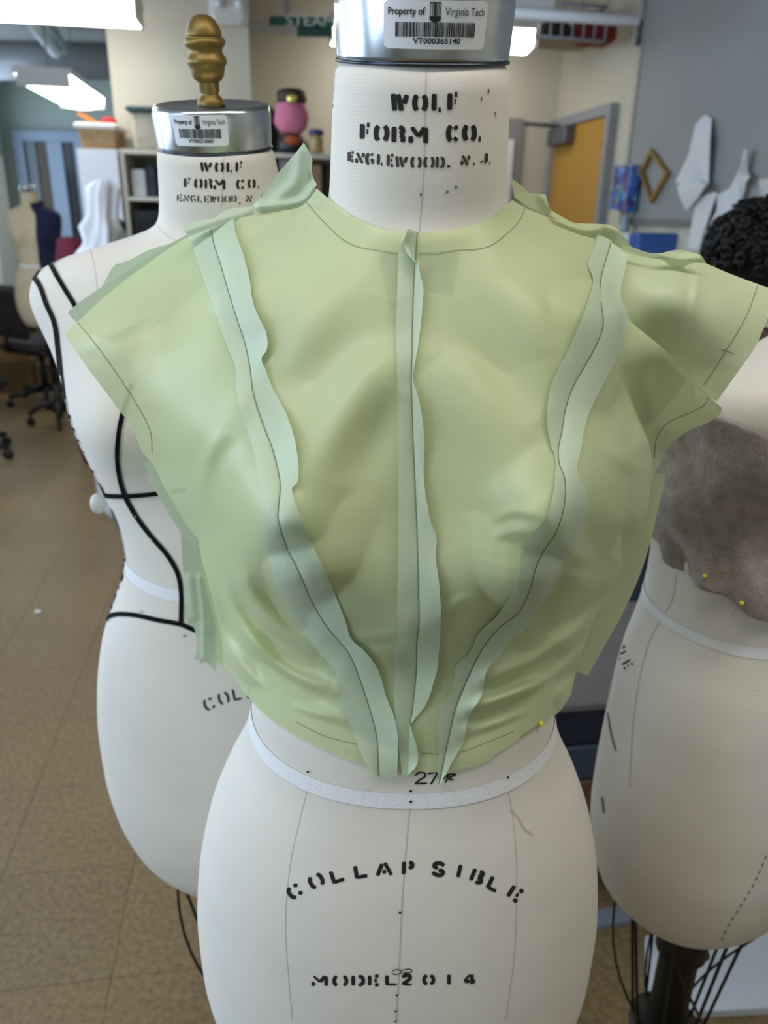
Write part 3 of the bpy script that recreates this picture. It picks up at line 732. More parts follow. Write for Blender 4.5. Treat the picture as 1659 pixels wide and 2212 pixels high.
# seams and marks
_seam = [([(921, 134), (919, 200), (917, 300), (913, 400), (908, 470), (905, 505)], 1.6), ([(886, 1730), (880, 1800), (872, 1900), (866, 2000), (861, 2110), (856, 2205)], 2.0),
         ([(668, 1690), (648, 1770), (630, 1850), (619, 1940), (617, 2020), (624, 2120), (632, 2205)], 1.3), ([(1097, 1703), (1108, 1770), (1115, 1850), (1116, 1940), (1112, 2050), (1100, 2150), (1092, 2205)], 1.2)]
for q in _seam: strokes_on('seam_line', [q], SF.cast, .0003, M_SEAM, front)
def dots_on(name, pts, r, cast, m, parent, off=.0004):
    mb = MB()
    for x, y in pts:
        p, n = cast(x, y)
        if p is None: continue
        e1 = n.cross(Vector((0, 0, 1))).normalized(); e2 = n.cross(e1)
        mb.add([p+n*off+(e1*math.cos(k*math.pi/4)+e2*math.sin(k*math.pi/4))*r for k in range(8)]+[p+n*(off+r*.6)], [(k, (k+1) % 8, 8) for k in range(8)])
    return mb.build(name, m, parent, True)
for x, y in ((667, 1665), (887, 1706), (887, 1729), (1095, 1677), (864, 1968), (857, 2146), (855, 2181), (855, 2202)):
    dots_on('tack', [(x, y)], .0011, SF.cast, mat('dark_tack_metal', rgb(60, 58, 56), 0.35, metal=0.7), front, .0016)
for x, y in ((1039, 214), (1069, 246), (1054, 197)):
    strokes_on('staple', [([(x, y-5), (x+1, y+6)], 2.4, 1.2)], SF.cast, .0005, MATS['dark_tack_metal'], front)
dots_on('ink_spot', [(966, 414), (909, 420), (985, 404)], .0009, SF.cast, mat('blue_ink', rgb(70, 130, 160), 0.7), front, .0001)
strokes_on('loose_thread', [([(1103, 1748), (1118, 1764), (1127, 1782), (1134, 1791), (1150, 1801)], 2.2)], SF.cast, .001, mat('tan_thread', rgb(196, 174, 140), 0.8), front)
# print on the chest that shows through the cloth
def quad_on(name, c, cast, off, m, parent, n=10):
    V = []; F = []; c = [np.array(q, float) for q in c]
    for i in range(n+1):
        for j in range(n+1):
            u, v = i/n, j/n; q = (c[0]*(1-u)+c[1]*u)*(1-v)+(c[3]*(1-u)+c[2]*u)*v
            p, nn = cast(q[0], q[1]); V.append(p+nn*off)
    for i in range(n):
        for j in range(n): F.append((i*(n+1)+j, (i+1)*(n+1)+j, (i+1)*(n+1)+j+1, i*(n+1)+j+1))
    return mesh_obj(name, V, F, m, parent, True)
for q in ([(818, 548), (886, 540), (884, 642), (836, 640)], [(894, 540), (990, 548), (978, 640), (896, 628)], [(836, 652), (866, 650), (868, 672), (846, 672)], [(834, 684), (868, 682), (866, 718), (856, 708)]):
    quad_on('chest_print', q, SF.cast, .0004, M_INK, front)

# lettering and style tape on the left form
S = []
for ch, a, b, y0, y1 in (('W', 434, 458, 347, 372), ('O', 464, 482, 348, 373), ('L', 489, 503, 348, 373), ('F', 508, 524, 347, 372)): S += glyph(ch, a, y1-2, b-a, y1-y0-5, 6.0, 0.0, .8)
for ch, a, b, y0, y1 in (('F', 397, 412, 382, 406), ('O', 420, 436, 383, 408), ('R', 442, 459, 384, 409), ('M', 462, 487, 385, 411), ('C', 510, 528, 385, 410), ('O', 535, 550, 384, 408), ('.', 555, 562, 384, 407)): S += glyph(ch, a, y1-2, b-a, y1-y0-5, 5.6, 0.0, .8)
strokes_on('stencil_letters', S, SL.cast, .0004, M_INK, left)
S = []
for k, ch in enumerate('ENGLEWOOD'): S += glyph(ch, 382+k*14.6, 434+3*math.sin(k/9*2.6), 12.5, 14, 3.4, 0, .8)
S += glyph(',', 516, 438, 5, 14, 3.4)+glyph('N', 532, 436, 12, 14, 3.4)+glyph('J', 556, 434, 11, 14, 3.4)
strokes_on('stencil_letters', S, SL.cast, .0004, M_INKSOFT, left)
S = []
for ch, x, y, w, r in (('C', 457, 1532, 26, -26), ('O', 486, 1520, 24, -19), ('l', 514, 1512, 22, -12), ('l', 543, 1508, 22, -6), ('A', 572, 1505, 24, 0)): S += glyph(ch, x-w/2, y, w, 25, 5.5, math.radians(r), .9)
strokes_on('stencil_letters', S, SL.cast, .0004, M_INKSOFT, left)
for q in [([(484, 318), (482, 380), (478, 450)], 1.2), ([(330, 470), (350, 500), (380, 520)], 1.0), ([(190, 520), (205, 580), (212, 640)], 1.0)]: strokes_on('seam_line', [q], SL.cast, .0003, M_SEAM, left)
TP = [[(62, 584), (87, 617), (101, 655), (119, 698), (127, 756), (133, 814), (139, 866), (143, 905), (150, 950), (174, 1030), (186, 1052), (208, 1066), (260, 1071), (341, 1065), (400, 1056)],
      [(101, 557), (130, 606), (162, 658), (200, 720)], [(285, 830), (265, 895), (256, 943), (255, 1001), (269, 1065), (295, 1114), (327, 1157), (362, 1198), (384, 1236), (392, 1276), (392, 1345)],
      [(200, 1337), (222, 1336), (252, 1327), (289, 1328), (347, 1340), (391, 1348), (420, 1360), (460, 1374)], [(210, 1334), (222, 1290), (248, 1247), (243, 1189), (228, 1132), (212, 1098)]]
for q in TP: strokes_on('style_tape', [(q, 10)], lambda x, y: SL.cast_near(x, y, (430, y)), .0012, M_STYLE, left)
for x, y in ((296, 1115), (330, 1165), (307, 1320), (400, 1372)): dots_on('pin_head', [(x, y)], .0014, SL.cast, mat('steel_pin', rgb(150, 150, 150), 0.3, metal=1.0), left, .002)
# white latch knob at the side
_k = at(211, 1088, LY+0.02)
MB().ball(_k, .0085, 1, 1, 1.4).build('latch_knob', mat('pale_plastic_knob', rgb(206, 206, 204), 0.4), left, True)

# marks on the right form
S = glyph('B', 1322, 1402, 18, 20, 4, math.radians(62))+glyph('L', 1329, 1420, 16, 20, 4, math.radians(62))+glyph('E', 1338, 1440, 18, 20, 4, math.radians(60))
strokes_on('stencil_letters', S, SR.cast, .0005, M_INKSOFT, right)
strokes_on('marker_line', [([(1313, 1540), (1322, 1590), (1331, 1622)], 4), ([(1301, 1722), (1305, 1756)], 5)], SR.cast, .0005, mat('grey_marker', rgb(110, 106, 104), 0.8), right)
_st = np.array(resample(catmull([(1655, 1848), (1630, 1905), (1600, 1955), (1570, 2005), (1555, 2040)]), 27))
strokes_on('back_stitching', [([tuple(_st[i]), tuple(_st[i+1])], 2.6) for i in range(0, 26, 2)], SR.cast, .0006, mat('brown_stitch', rgb(120, 96, 74), 0.8), right)
strokes_on('seam_line', [([(1462, 1240), (1450, 1300), (1410, 1370), (1385, 1450), (1368, 1560), (1360, 1700)], 2.0)], SR.cast, .0003, M_SEAM, right)

# ------------------------------------------------------------------ the pale green bodice
M_SILK = silk_mat('pale_green_habotai', rgb(222, 232, 186), 0.83, 0.34, 0.28)
M_SILKS = silk_mat('pale_green_sleeve_silk', rgb(218, 228, 184), 0.96, 0.36, 0.22)
M_SILKW = silk_mat('pale_green_wrong_side', rgb(204, 219, 192), 0.95, 0.42, 0.15)
M_THREAD = mat('dark_green_thread', rgb(112, 124, 96), 0.7)
bodice = empty('bodice', (FX, FY, 1.09), 0, 'pale green silk bodice worn inside out with raw seam edges showing', 'bodice')

class TPS:
    """smooth surface: forward distance over the photo's pixel plane"""
    def __init__(s, pts, dy=0.0):
        P = np.array(pts, float); s.X = P[:, :2]/1000.0; n = len(P)
        K = s.U(np.linalg.norm(s.X[:, None]-s.X[None], axis=2))+1e-4*np.eye(n)
        Q = np.c_[np.ones(n), s.X]; A = np.block([[K, Q], [Q.T, np.zeros((3, 3))]])
        s.w = np.linalg.solve(A, np.r_[P[:, 2]+dy, 0, 0, 0])
    @staticmethod
    def U(r): return np.where(r > 1e-9, r*r*np.log(np.maximum(r, 1e-9)), 0.0)
    def __call__(s, xy):
        q = np.atleast_2d(np.array(xy, float))/1000.0; n = len(s.X)
        return s.U(np.linalg.norm(q[:, None]-s.X[None], axis=2)) @ s.w[:n]+s.w[n]+q @ s.w[n+1:]
def poly_dist(xy, line):
    L = np.array(line, float); q = np.atleast_2d(np.array(xy, float)); best = np.full(len(q), 1e9); tt = np.zeros(len(q)); side = np.zeros(len(q))
    seg = np.linalg.norm(np.diff(L, axis=0), axis=1); cum = np.r_[0, np.cumsum(seg)]
    for i in range(len(L)-1):
        d = L[i+1]-L[i]; u = np.clip(((q-L[i]) @ d)/max(1e-9, d @ d), 0, 1); c = L[i]+u[:, None]*d; r = np.linalg.norm(q-c, axis=1)
        m = r < best; best = np.where(m, r, best); tt = np.where(m, (cum[i]+u*seg[i])/cum[-1], tt)
        side = np.where(m, np.sign(d[0]*(q[:, 1]-L[i][1])-d[1]*(q[:, 0]-L[i][0])), side)
    return best, tt, side

DYB = -0.012
CP = [  # (px, py, forward distance)
 (684, 408, .545), (724, 440, .522), (768, 471, .504), (809, 489, .494), (890, 501, .486), (994, 493, .494), (1045, 476, .505), (1079, 456, .521), (1107, 432, .545),
 (640, 450, .548), (508, 475, .562), (408, 511, .572), (302, 582, .578), (233, 635, .572), (168, 695, .560), (139, 723, .555),
 (1136, 446, .548), (1210, 470, .556), (1286, 500, .562), (1359, 544, .560),
 (164, 760, .548), (233, 853, .545), (280, 911, .548), (306, 974, .552), (335, 1012, .548), (375, 1087, .540), (428, 1165, .532), (456, 1290, .540), (480, 1390, .548), (484, 1437, .548),
 (535, 1504, .520), (606, 1569, .492), (660, 1601, .476), (725, 1628, .463), (780, 1650, .455), (870, 1660, .449), (948, 1668, .450), (997, 1661, .455), (1073, 1628, .470), (1160, 1574, .502), (1214, 1531, .530), (1238, 1475, .552),
 (1248, 1440, .552), (1286, 1332, .548), (1310, 1290, .546), (1342, 1227, .544), (1370, 1164, .544), (1399, 1094, .546), (1406, 1049, .548), (1404, 990, .545), (1385, 925, .536), (1352, 850, .528),
 (240, 740, .538), (330, 700, .535), (420, 640, .535), (480, 560, .540), (350, 850, .515), (450, 760, .500), (560, 640, .500), (640, 560, .505), (760, 580, .482), (890, 600, .470), (1020, 580, .481), (1140, 560, .505), (1230, 600, .512),
 (540, 840, .470), (700, 760, .462), (890, 760, .455), (1080, 760, .462), (1240, 780, .480), (420, 940, .488), (500, 1000, .458), (600, 980, .440), (740, 960, .440), (890, 940, .445), (1040, 960, .440), (1180, 980, .440), (1290, 960, .468), (1350, 1000, .496),
 (470, 1120, .486), (530, 1120, .440), (600, 1140, .408), (740, 1120, .432), (890, 1120, .437), (1050, 1120, .430), (1190, 1130, .408), (1270, 1130, .448), (1340, 1130, .492),
 (520, 1260, .478), (600, 1265, .460), (660, 1330, .460), (740, 1280, .432), (740, 1330, .440), (740, 1390, .456), (1040, 1330, .440), (1040, 1390, .456), (890, 1425, .453), (890, 1300, .432), (890, 1380, .437), (1040, 1280, .430), (1180, 1270, .463), (1110, 1335, .462), (1260, 1250, .474), (1310, 1210, .512),
 (520, 1400, .512), (600, 1420, .488), (740, 1440, .460), (890, 1470, .454), (1040, 1445, .460), (1150, 1400, .488), (1220, 1380, .505),
 (640, 1530, .478), (760, 1560, .455), (1060, 1560, .462), (1160, 1480, .486),
 (1380, 690, .535), (1429, 750, .530), (1530, 855, .538), (1560, 882, .545), (1534, 911, .548), (1460, 948, .552), (1425, 1000, .556), (1400, 830, .540), (1450, 880, .546), (1330, 640, .535), (1330, 760, .510),
]
_base = TPS(CP, DYB)
FOLDS = [  # (polyline, amount towards the camera in m, half width in px)
 ([(470, 520), (430, 600), (360, 700), (310, 800), (305, 880)], -.0075, 42), ([(560, 520), (505, 620), (470, 720), (440, 820)], .005, 34), ([(178, 760), (230, 726), (300, 686), (380, 640)], .0026, 11),
 ([(300, 620), (240, 700), (210, 780)], .004, 40),
 ([(850, 735), (760, 870), (690, 980), (640, 1060)], .0075, 40), ([(830, 650), (720, 770), (610, 880)], -.0065, 42), ([(862, 840), (800, 960), (760, 1060)], -.0055, 36), ([(620, 600), (660, 720), (640, 820)], .004, 50),
 ([(960, 620), (1080, 770), (1180, 900)], -.0075, 46), ([(930, 780), (1020, 880), (1110, 1000)], .0060, 48), ([(1120, 560), (1160, 680), (1180, 780)], .004, 50),
 ([(1070, 1122), (1110, 1103), (1165, 1112)], .0022, 8), ([(1055, 1175), (1095, 1150), (1160, 1152)], .0022, 7), ([(1062, 1137), (1110, 1122), (1165, 1132)], -.0020, 7), ([(1050, 1190), (1100, 1172), (1150, 1172)], -.0012, 6),
 ([(760, 1388), (810, 1392), (862, 1386)], -.0012, 7), ([(760, 1372), (810, 1376), (862, 1370)], .0008, 10), ([(945, 1335), (1000, 1296), (1062, 1302)], .0008, 9), ([(950, 1362), (1010, 1320), (1060, 1325)], -.0010, 13),
 ([(454, 1275), (478, 1370), (535, 1455), (630, 1525), (740, 1556)], .0044, 10), ([(470, 1285), (505, 1370), (575, 1450), (720, 1520)], -.0042, 10), ([(480, 1262), (535, 1370), (620, 1450), (720, 1494)], .0050, 11), ([(492, 1252), (560, 1358), (640, 1420), (715, 1462)], -.0042, 11), ([(510, 1245), (590, 1345), (690, 1425)], .0045, 13), ([(470, 1420), (560, 1500), (680, 1570), (770, 1600)], -.0028, 12), ([(540, 1235), (620, 1330), (670, 1360)], -.0035, 14),
 ([(1300, 1310), (1210, 1390), (1110, 1440), (1040, 1466)], .0048, 13), ([(1292, 1342), (1210, 1425), (1100, 1478), (1030, 1500)], -.0048, 12), ([(1268, 1392), (1180, 1465), (1080, 1508), (1010, 1530)], .0050, 12), ([(1250, 1438), (1160, 1502), (1060, 1542), (1000, 1560)], -.0045, 11), ([(1240, 1474), (1140, 1535), (1030, 1580)], .0040, 12), ([(1220, 1520), (1130, 1565), (1010, 1605)], -.0030, 11), ([(1320, 1262), (1230, 1340), (1150, 1370)], -.0045, 15),
 ([(1215, 1205), (1260, 1235), (1310, 1220)], -.0040, 13), ([(1222, 1180), (1262, 1205), (1300, 1180)], .0040, 12), ([(1262, 1140), (1290, 1180), (1286, 1210)], -.0030, 10),
 ([(1330, 880), (1300, 960), (1320, 1010), (1395, 1046)], -.0036, 16), ([(1290, 900), (1320, 960), (1400, 1035)], .0036, 14),
 ([(492, 915), (452, 980), (436, 1040), (434, 1095)], .0042, 14), ([(520, 940), (478, 1000), (462, 1080)], -.0034, 16), ([(560, 800), (520, 870), (500, 930)], .003, 22),
 ([(524, 1192), (540, 1204), (552, 1214)], -.0016, 4), ([(1370, 780), (1385, 860), (1420, 950)], -.0060, 26), ([(1160, 1470), (1120, 1500)], .001, 12),
 ([(700, 560), (600, 545), (540, 560)], .003, 30), ([(1090, 540), (1180, 560), (1260, 620)], .003, 26),
]
RIDGE = [(1335, 800), (1352, 850), (1380, 913), (1401, 965), (1408, 1007), (1406, 1049)]
def depth_main(xy):
    q = np.atleast_2d(np.array(xy, float)); y = _base(q)
    for line, amp, w in FOLDS:
        L = catmull(line, 12); r, t, _s = poly_dist(q, L)
        y = y-amp*(1.0 if w > 20 else (1.9 if min(p[1] for p in line) > 1225 else .8))*np.exp(-(r/(w*(1.35 if w > 20 else 1.15)))**2)*(np.sin(np.pi*np.clip(t, .02, .98))**(.9 if w > 20 else .6))
    r, t, sd = poly_dist(q, catmull(RIDGE, 8))          # right of this edge the cloth drops back behind the bust
    right_of = np.where((sd < 0) & (q[:, 1] < 1060) & (q[:, 1] > 800), 1.0, 0.0)
    y = y+right_of*np.clip(r/7.0, 0, 1)*0.030*np.clip(t*1.6, 0, 1)*np.exp(-(r/120.0)**2)*np.clip((q[:, 1]-800)/130, 0, 1)
    return y
def clamp_front(q, y, gap=.0035):
    out = []
    for (x, yy), v in zip(q, y):
        p, n = SF.cast(x, yy)
        out.append(min(v, p.y-gap) if p is not None and p.y < FY+0.03 else v)
    return np.array(out)
def depth_front(xy):
    q = np.atleast_2d(np.array(xy, float)); y = depth_main(q)
    w = np.exp(-((q[:, 0]-900)/150)**4-((q[:, 1]-620)/130)**4)      # the cloth lies flat on the upper chest
    for i in np.nonzero(w > .02)[0]:
        p, n = SF.cast(q[i, 0], q[i, 1])
        if p is not None: y[i] += w[i]*(p.y-.0022-y[i])
    return clamp_front(q, y, .0022)

def sheet(name, segs, depth, m, spacing=8.0, parent=None, lines=(), thick=.0005, jitter=0.0):
    """cloth panel: outline traced as smooth pieces meeting at corners, filled with a fine triangle net"""
    out = []
    for sgm in segs:
        c = catmull(sgm, spacing*.8); out += c[:-1]
    P = np.array(out)
    if jitter > 0:
        rn = np.random.RandomState(3); P = P+rn.normal(0, jitter, P.shape)
    x0, y0 = P.min(0); x1, y1 = P.max(0); pts = []
    gx = np.arange(x0, x1, spacing); gy = np.arange(y0, y1, spacing*.87); G = []
    for j, yv in enumerate(gy): G += [(xv+(spacing/2 if j % 2 else 0), yv) for xv in gx]
    G = np.array(G); ins = np.zeros(len(G), bool); n = len(P)
    for i in range(n):
        a, b = P[i], P[(i+1) % n]
        cnd = ((a[1] > G[:, 1]) != (b[1] > G[:, 1]))
        with np.errstate(divide='ignore', invalid='ignore'):
            xx = (b[0]-a[0])*(G[:, 1]-a[1])/(b[1]-a[1])+a[0]
        ins ^= cnd & (G[:, 0] < xx)
    G = G[ins]
    extra = []
    for ln, offs in lines:
        L = np.array(catmull(ln, spacing*.7)); T = np.gradient(L, axis=0); T /= np.linalg.norm(T, axis=1)[:, None]; N = np.stack([-T[:, 1], T[:, 0]], 1)
        for o in offs: extra.append(L+N*o)
    d = np.full(len(G), 1e9)
    for chunk in [np.r_[P, P[:1]]]+extra:
        r, _t, _s = poly_dist(G, chunk); d = np.minimum(d, r)
    G = G[d > spacing*.55]
    allp = np.concatenate([P]+extra+[G])
    vs, es, fs, *_ = delaunay_2d_cdt([Vector((float(a), float(b))) for a, b in allp], [(i, (i+1) % n) for i in range(n)], [], 1, 1e-4)
    q = np.array([(v.x, v.y) for v in vs]); Y = depth(q)
    V = [at(a, b, y) for (a, b), y in zip(q, Y)]
    o = mesh_obj(name, V, [tuple(f) for f in fs], m, parent or bodice, True)
    return o

# --- main front: neck edge, right shoulder, right sleeve front, right side, hem, left side, left sleeve, left shoulder
A_NECK = [(684, 407), (724, 440), (768, 471), (809, 489), (849, 499), (890, 501), (944, 500), (994, 493), (1045, 476), (1079, 456), (1107, 432)]
A_RSH = [(1107, 432), (1136, 446), (1185, 467), (1240, 488), (1286, 500), (1321, 520)]
A_RTOP = [(1321, 520), (1312, 570), (1306, 610), (1317, 638)]
A_FOLD = [(1317, 638), (1359, 691), (1429, 750), (1481, 802), (1530, 855), (1560, 881)]
A_RARM = [(1560, 881), (1556, 894), (1530, 913), (1492, 928), (1457, 951), (1439, 972), (1425, 1000), (1412, 1030), (1406, 1049)]
A_RSIDE = [(1406, 1049), (1399, 1094), (1370, 1164), (1342, 1227), (1310, 1290), (1286, 1332), (1265, 1385), (1248, 1440), (1238, 1478), (1233, 1500), (1214, 1531)]
A_HEM = [(1214, 1531), (1197, 1547), (1160, 1574), (1100, 1612), (1073, 1628), (1051, 1645), (997, 1661), (948, 1668), (870, 1664), (820, 1660), (780, 1650), (725, 1629), (660, 1601), (606, 1569), (563, 1536), (535, 1504), (508, 1466), (482, 1440)]
A_LSIDE = [(482, 1440), (480, 1390), (468, 1330), (454, 1272), (437, 1215), (428, 1165)]
A_LARM = [(428, 1165), (401, 1131), (375, 1087), (352, 1047), (335, 1012), (323, 995), (306, 974), (291, 934), (280, 911), (267, 898), (233, 853), (199, 808), (164, 760), (139, 723)]
A_LSLV = [(139, 723), (152, 708), (168, 695), (233, 635), (302, 582), (370, 534), (408, 511), (456, 493)]
A_LSH = [(456, 493), (508, 475), (560, 462), (610, 455), (650, 446), (672, 425), (684, 407)]
front_panel = sheet('front_panel', [A_NECK, A_RSH, A_RTOP, A_FOLD, A_RARM, A_RSIDE, A_HEM, A_LSIDE, A_LARM, A_LSLV, A_LSH], depth_front, M_SILK, 7.5, lines=[(RIDGE, (0.0, -7.0))])

# --- upper right sleeve, tucked behind the front fold
CPS = [(1286, 500, .566), (1321, 520, .562), (1359, 544, .563), (1429, 560, .566), (1523, 568, .575), (1569, 588, .577), (1638, 614, .578), (1684, 630, .580), (1659, 687, .566), (1631, 750, .560), (1597, 799, .558), (1548, 862, .562),
       (1290, 640, .530), (1330, 680, .532), (1400, 740, .548), (1480, 820, .560), (1300, 580, .540), (1400, 640, .540), (1480, 650, .542), (1560, 680, .556), (1450, 720, .548)]
_slv = TPS(CPS, DYB+.004)
SFOLDS = [([(1512, 575), (1498, 640), (1478, 705)], .0030, 9), ([(1502, 600), (1485, 670), (1466, 720)], -.0026, 9), ([(1470, 560), (1430, 640), (1420, 720)], .0050, 34), ([(1370, 570), (1380, 650), (1400, 720)], -.0035, 30), ([(1560, 590), (1550, 700), (1540, 800)], .0045, 40)]
def depth_sleeve(xy):
    q = np.atleast_2d(np.array(xy, float)); y = _slv(q)
    for line, amp, w in SFOLDS:
        r, t, _s = poly_dist(q, catmull(line, 10)); y = y-amp*np.exp(-(r/(w*1.2))**2)*np.sin(np.pi*np.clip(t, .02, .98))
    # stay behind the front panel where the two lie over one another
    near = depth_main(q)
    over = (q[:, 0]-1317)*(881-638)-(q[:, 1]-638)*(1560-1317) < 0
    return clamp_front(q, np.where(over, np.maximum(y, near+.003), y))
right_sleeve = sheet('sleeve', [[(1321, 520), (1345, 534), (1377, 551), (1429, 560), (1470, 562), (1523, 568)], [(1523, 568), (1569, 588), (1638, 614), (1684, 630)], [(1684, 630), (1659, 687), (1631, 750), (1597, 799), (1565, 844), (1548, 868)],
    [(1548, 868), (1500, 835), (1440, 780), (1380, 730), (1330, 690), (1296, 650)], [(1296, 650), (1290, 600), (1300, 560), (1321, 520)]], depth_sleeve, M_SILKS, 7.5)

# --- back of the sleeve and shoulder seen over the left shoulder, and their raw edges
def const_depth(y0, gx=0.0, gy=0.0, cx=0, cy=0, folds=()):
    def f(xy):
        q = np.atleast_2d(np.array(xy, float)); y = y0+DYB+gx*(q[:, 0]-cx)/1000+gy*(q[:, 1]-cy)/1000
        for line, amp, w in folds:
            r, t, _s = poly_dist(q, catmull(line, 8)); y = y-amp*np.exp(-(r/w)**2)
        return y
    return f
sheet('sleeve_back', [[(460, 485), (408, 505), (333, 547), (250, 601), (175, 650), (146, 675)], [(146, 675), (156, 688), (168, 699)], [(168, 699), (230, 736), (320, 716), (410, 640), (470, 560), (460, 485)]], const_depth(.590, 0, .02, 300, 600), M_SILKW, 7)
sheet('back_shoulder', [[(420, 500), (375, 523), (322, 540), (281, 561), (250, 571)], [(250, 571), (240, 582), (232, 597), (219, 620)], [(219, 620), (300, 650), (400, 600), (450, 540), (420, 500)]], const_depth(.604), M_SILKW, 7)
# shoulder seam allowances
sheet('shoulder_allowance', [[(394, 492), (418, 479), (440, 474), (460, 472), (484, 455), (504, 450), (545, 446)], [(545, 446), (576, 453), (540, 464), (508, 475), (456, 494), (408, 512)], [(408, 512), (403, 505), (394, 492)]], const_depth(.560, 0, -.12, 480, 480, [([(400, 500), (460, 480), (540, 455)], .002, 6)]), M_SILKW, 5)
sheet('shoulder_allowance', [[(543, 446), (572, 415), (598, 377), (634, 336), (656, 308)], [(656, 308), (666, 325), (675, 346), (673, 359), (677, 385), (684, 397)], [(684, 397), (680, 409), (672, 432), (658, 447), (634, 456), (600, 461), (573, 462), (543, 452)]],
    const_depth(.556, -.03, .05, 620, 420, [([(560, 447), (620, 442), (660, 430), (680, 402)], .006, 9), ([(650, 330), (640, 390), (600, 430)], .003, 14), ([(668, 380), (672, 400)], -.002, 5)]), M_SILKW, 5)
sheet('shoulder_allowance', [[(1110, 425), (1122, 418), (1143, 417), (1179, 420)], [(1179, 420), (1183, 437), (1190, 452), (1213, 467), (1237, 480), (1275, 483), (1300, 484), (1317, 486), (1335, 495), (1352, 516), (1365, 533)],
    [(1365, 533), (1345, 542), (1322, 528), (1305, 514), (1289, 506), (1262, 503), (1245, 500), (1228, 488), (1205, 474), (1170, 459), (1140, 446), (1110, 425)]],
    const_depth(.543, .10, 0, 1110, 420, [([(1200, 470), (1250, 496), (1290, 497)], .007, 10), ([(1300, 488), (1335, 500), (1358, 525)], .004, 10), ([(1170, 425), (1185, 448)], .003, 8)]), M_SILK, 5)
sheet('shoulder_allowance', [[(1345, 528), (1370, 535), (1394, 544), (1425, 547), (1457, 540), (1474, 540), (1495, 546), (1513, 551), (1527, 570)], [(1527, 570), (1500, 567), (1464, 582), (1445, 572), (1429, 561), (1400, 556), (1377, 552), (1345, 540), (1345, 528)]],
    const_depth(.556, .06, 0, 1377, 540, [([(1425, 552), (1465, 560), (1510, 558)], .004, 9)]), M_SILK, 5)
sheet('back_neck_edge', [[(1103, 384), (1122, 397), (1143, 417)], [(1143, 417), (1125, 424), (1111, 424)], [(1111, 424), (1107, 405), (1103, 384)]], const_depth(.572), M_SILK, 5)

# --- side seam allowances hanging at both sides
sheet('side_allowance', [[(391, 1150), (393, 1200), (396, 1240), (399, 1313), (404, 1342), (420, 1359), (424, 1408), (419, 1427)], [(419, 1427), (427, 1424), (433, 1434), (444, 1430), (466, 1452)],
    [(466, 1452), (471, 1414), (472, 1359), (465, 1319), (454, 1278), (439, 1235), (425, 1206), (408, 1170), (391, 1150)]], const_depth(.576, .06, 0, 430, 1300, [([(432, 1250), (440, 1320), (442, 1420)], .004, 8), ([(410, 1250), (418, 1330)], .003, 9)]), M_SILKW, 6)
sheet('side_allowance', [[(310, 1000), (330, 997), (345, 1010)], [(345, 1010), (380, 1085), (415, 1145), (432, 1175), (440, 1220)], [(440, 1220), (439, 1236), (425, 1207), (396, 1157), (375, 1128), (338, 1064), (315, 1031)], [(315, 1031), (321, 1026), (310, 1000)]], const_depth(.562, 0, 0), M_SILKW, 6)
sheet('side_panel', [[(428, 1160), (444, 1215), (462, 1272), (476, 1330), (488, 1390), (492, 1442)], [(492, 1442), (478, 1436), (464, 1420)], [(464, 1420), (466, 1360), (458, 1320), (446, 1275), (432, 1225), (418, 1185), (428, 1160)]], const_depth(.566), M_SILK, 6)
sheet('side_allowance', [[(1410, 1021), (1425, 1022), (1436, 1025)], [(1436, 1025), (1432, 1052), (1418, 1115), (1401, 1185), (1376, 1258), (1338, 1339), (1310, 1388), (1270, 1459)], [(1270, 1459), (1258, 1455), (1246, 1450)],
    [(1246, 1450), (1262, 1385), (1283, 1332), (1307, 1290), (1338, 1227), (1366, 1164), (1395, 1094), (1402, 1049), (1410, 1021)]], const_depth(.572, 0, 0), M_SILK, 6)

# --- back panel closing the bodice round the form
def back_panel():
    lev = [(1.50, .075, .070), (1.47, .135, .088), (1.44, .175, .092), (1.40, .180, .096), (1.35, .165, .100), (1.29, .170, .108), (1.22, .155, .102), (1.15, .142, .100), (1.11, .136, .098)]
    V = []; F = []; n = 40
    for z, a, b in lev:
        for k in range(n+1):
            q = math.pi*k/n; w = 1+.006*math.sin(9*q+z*30)
            V.append(Vector((FX+a*math.cos(q)*w, FY+.022+b*math.sin(q)*w, z)))
    for i in range(len(lev)-1):
        for k in range(n): F.append((i*(n+1)+k, i*(n+1)+k+1, (i+1)*(n+1)+k+1, (i+1)*(n+1)+k))
    return mesh_obj('back_panel', V, F, M_SILK, bodice, True)
back_panel()

# --- seam allowances: strips standing out to both sides of each stitched seam
def lift_pos(q, Y, off):
    out = []
    for (x, y), v, o in zip(q, Y, off):
        p = at(x, y, v); out.append(p+(CAM-p).normalized()*o)
    return out
def strip(inner, outer, seed, base=.0022, amp=.0022, m=None, n=150, across=7, depth=depth_front):
    I = resample(catmull(inner, 4), n); O = resample(catmull(outer, 4), n); rn = random.Random(seed)
    ph = [rn.uniform(0, 6.28) for _ in range(4)]; V = []; F = []
    fray = [rn.gauss(0, .35) for _ in range(n)]
    for j in range(across+1):
        u = j/across; q = I+(O-I)*u
        if j == across: q = q+np.stack([np.array(fray), np.zeros(n)], 1)
        off = [.0006+(base+amp*(.5+.5*math.sin(t*.11+ph[0]))*(.6+.4*math.sin(t*.047+ph[1])))*(u**.8)*1.0+amp*.5*u*math.sin(t*.23+ph[2]) for t in range(n)]
        V += lift_pos(q, depth(q), [max(.0005, o) for o in off])
    for j in range(across):
        for i in range(n-1): F.append((j*n+i, j*n+i+1, (j+1)*n+i+1, (j+1)*n+i))
    return mesh_obj('seam_allowance', V, F, m or M_SILKW, bodice, True)
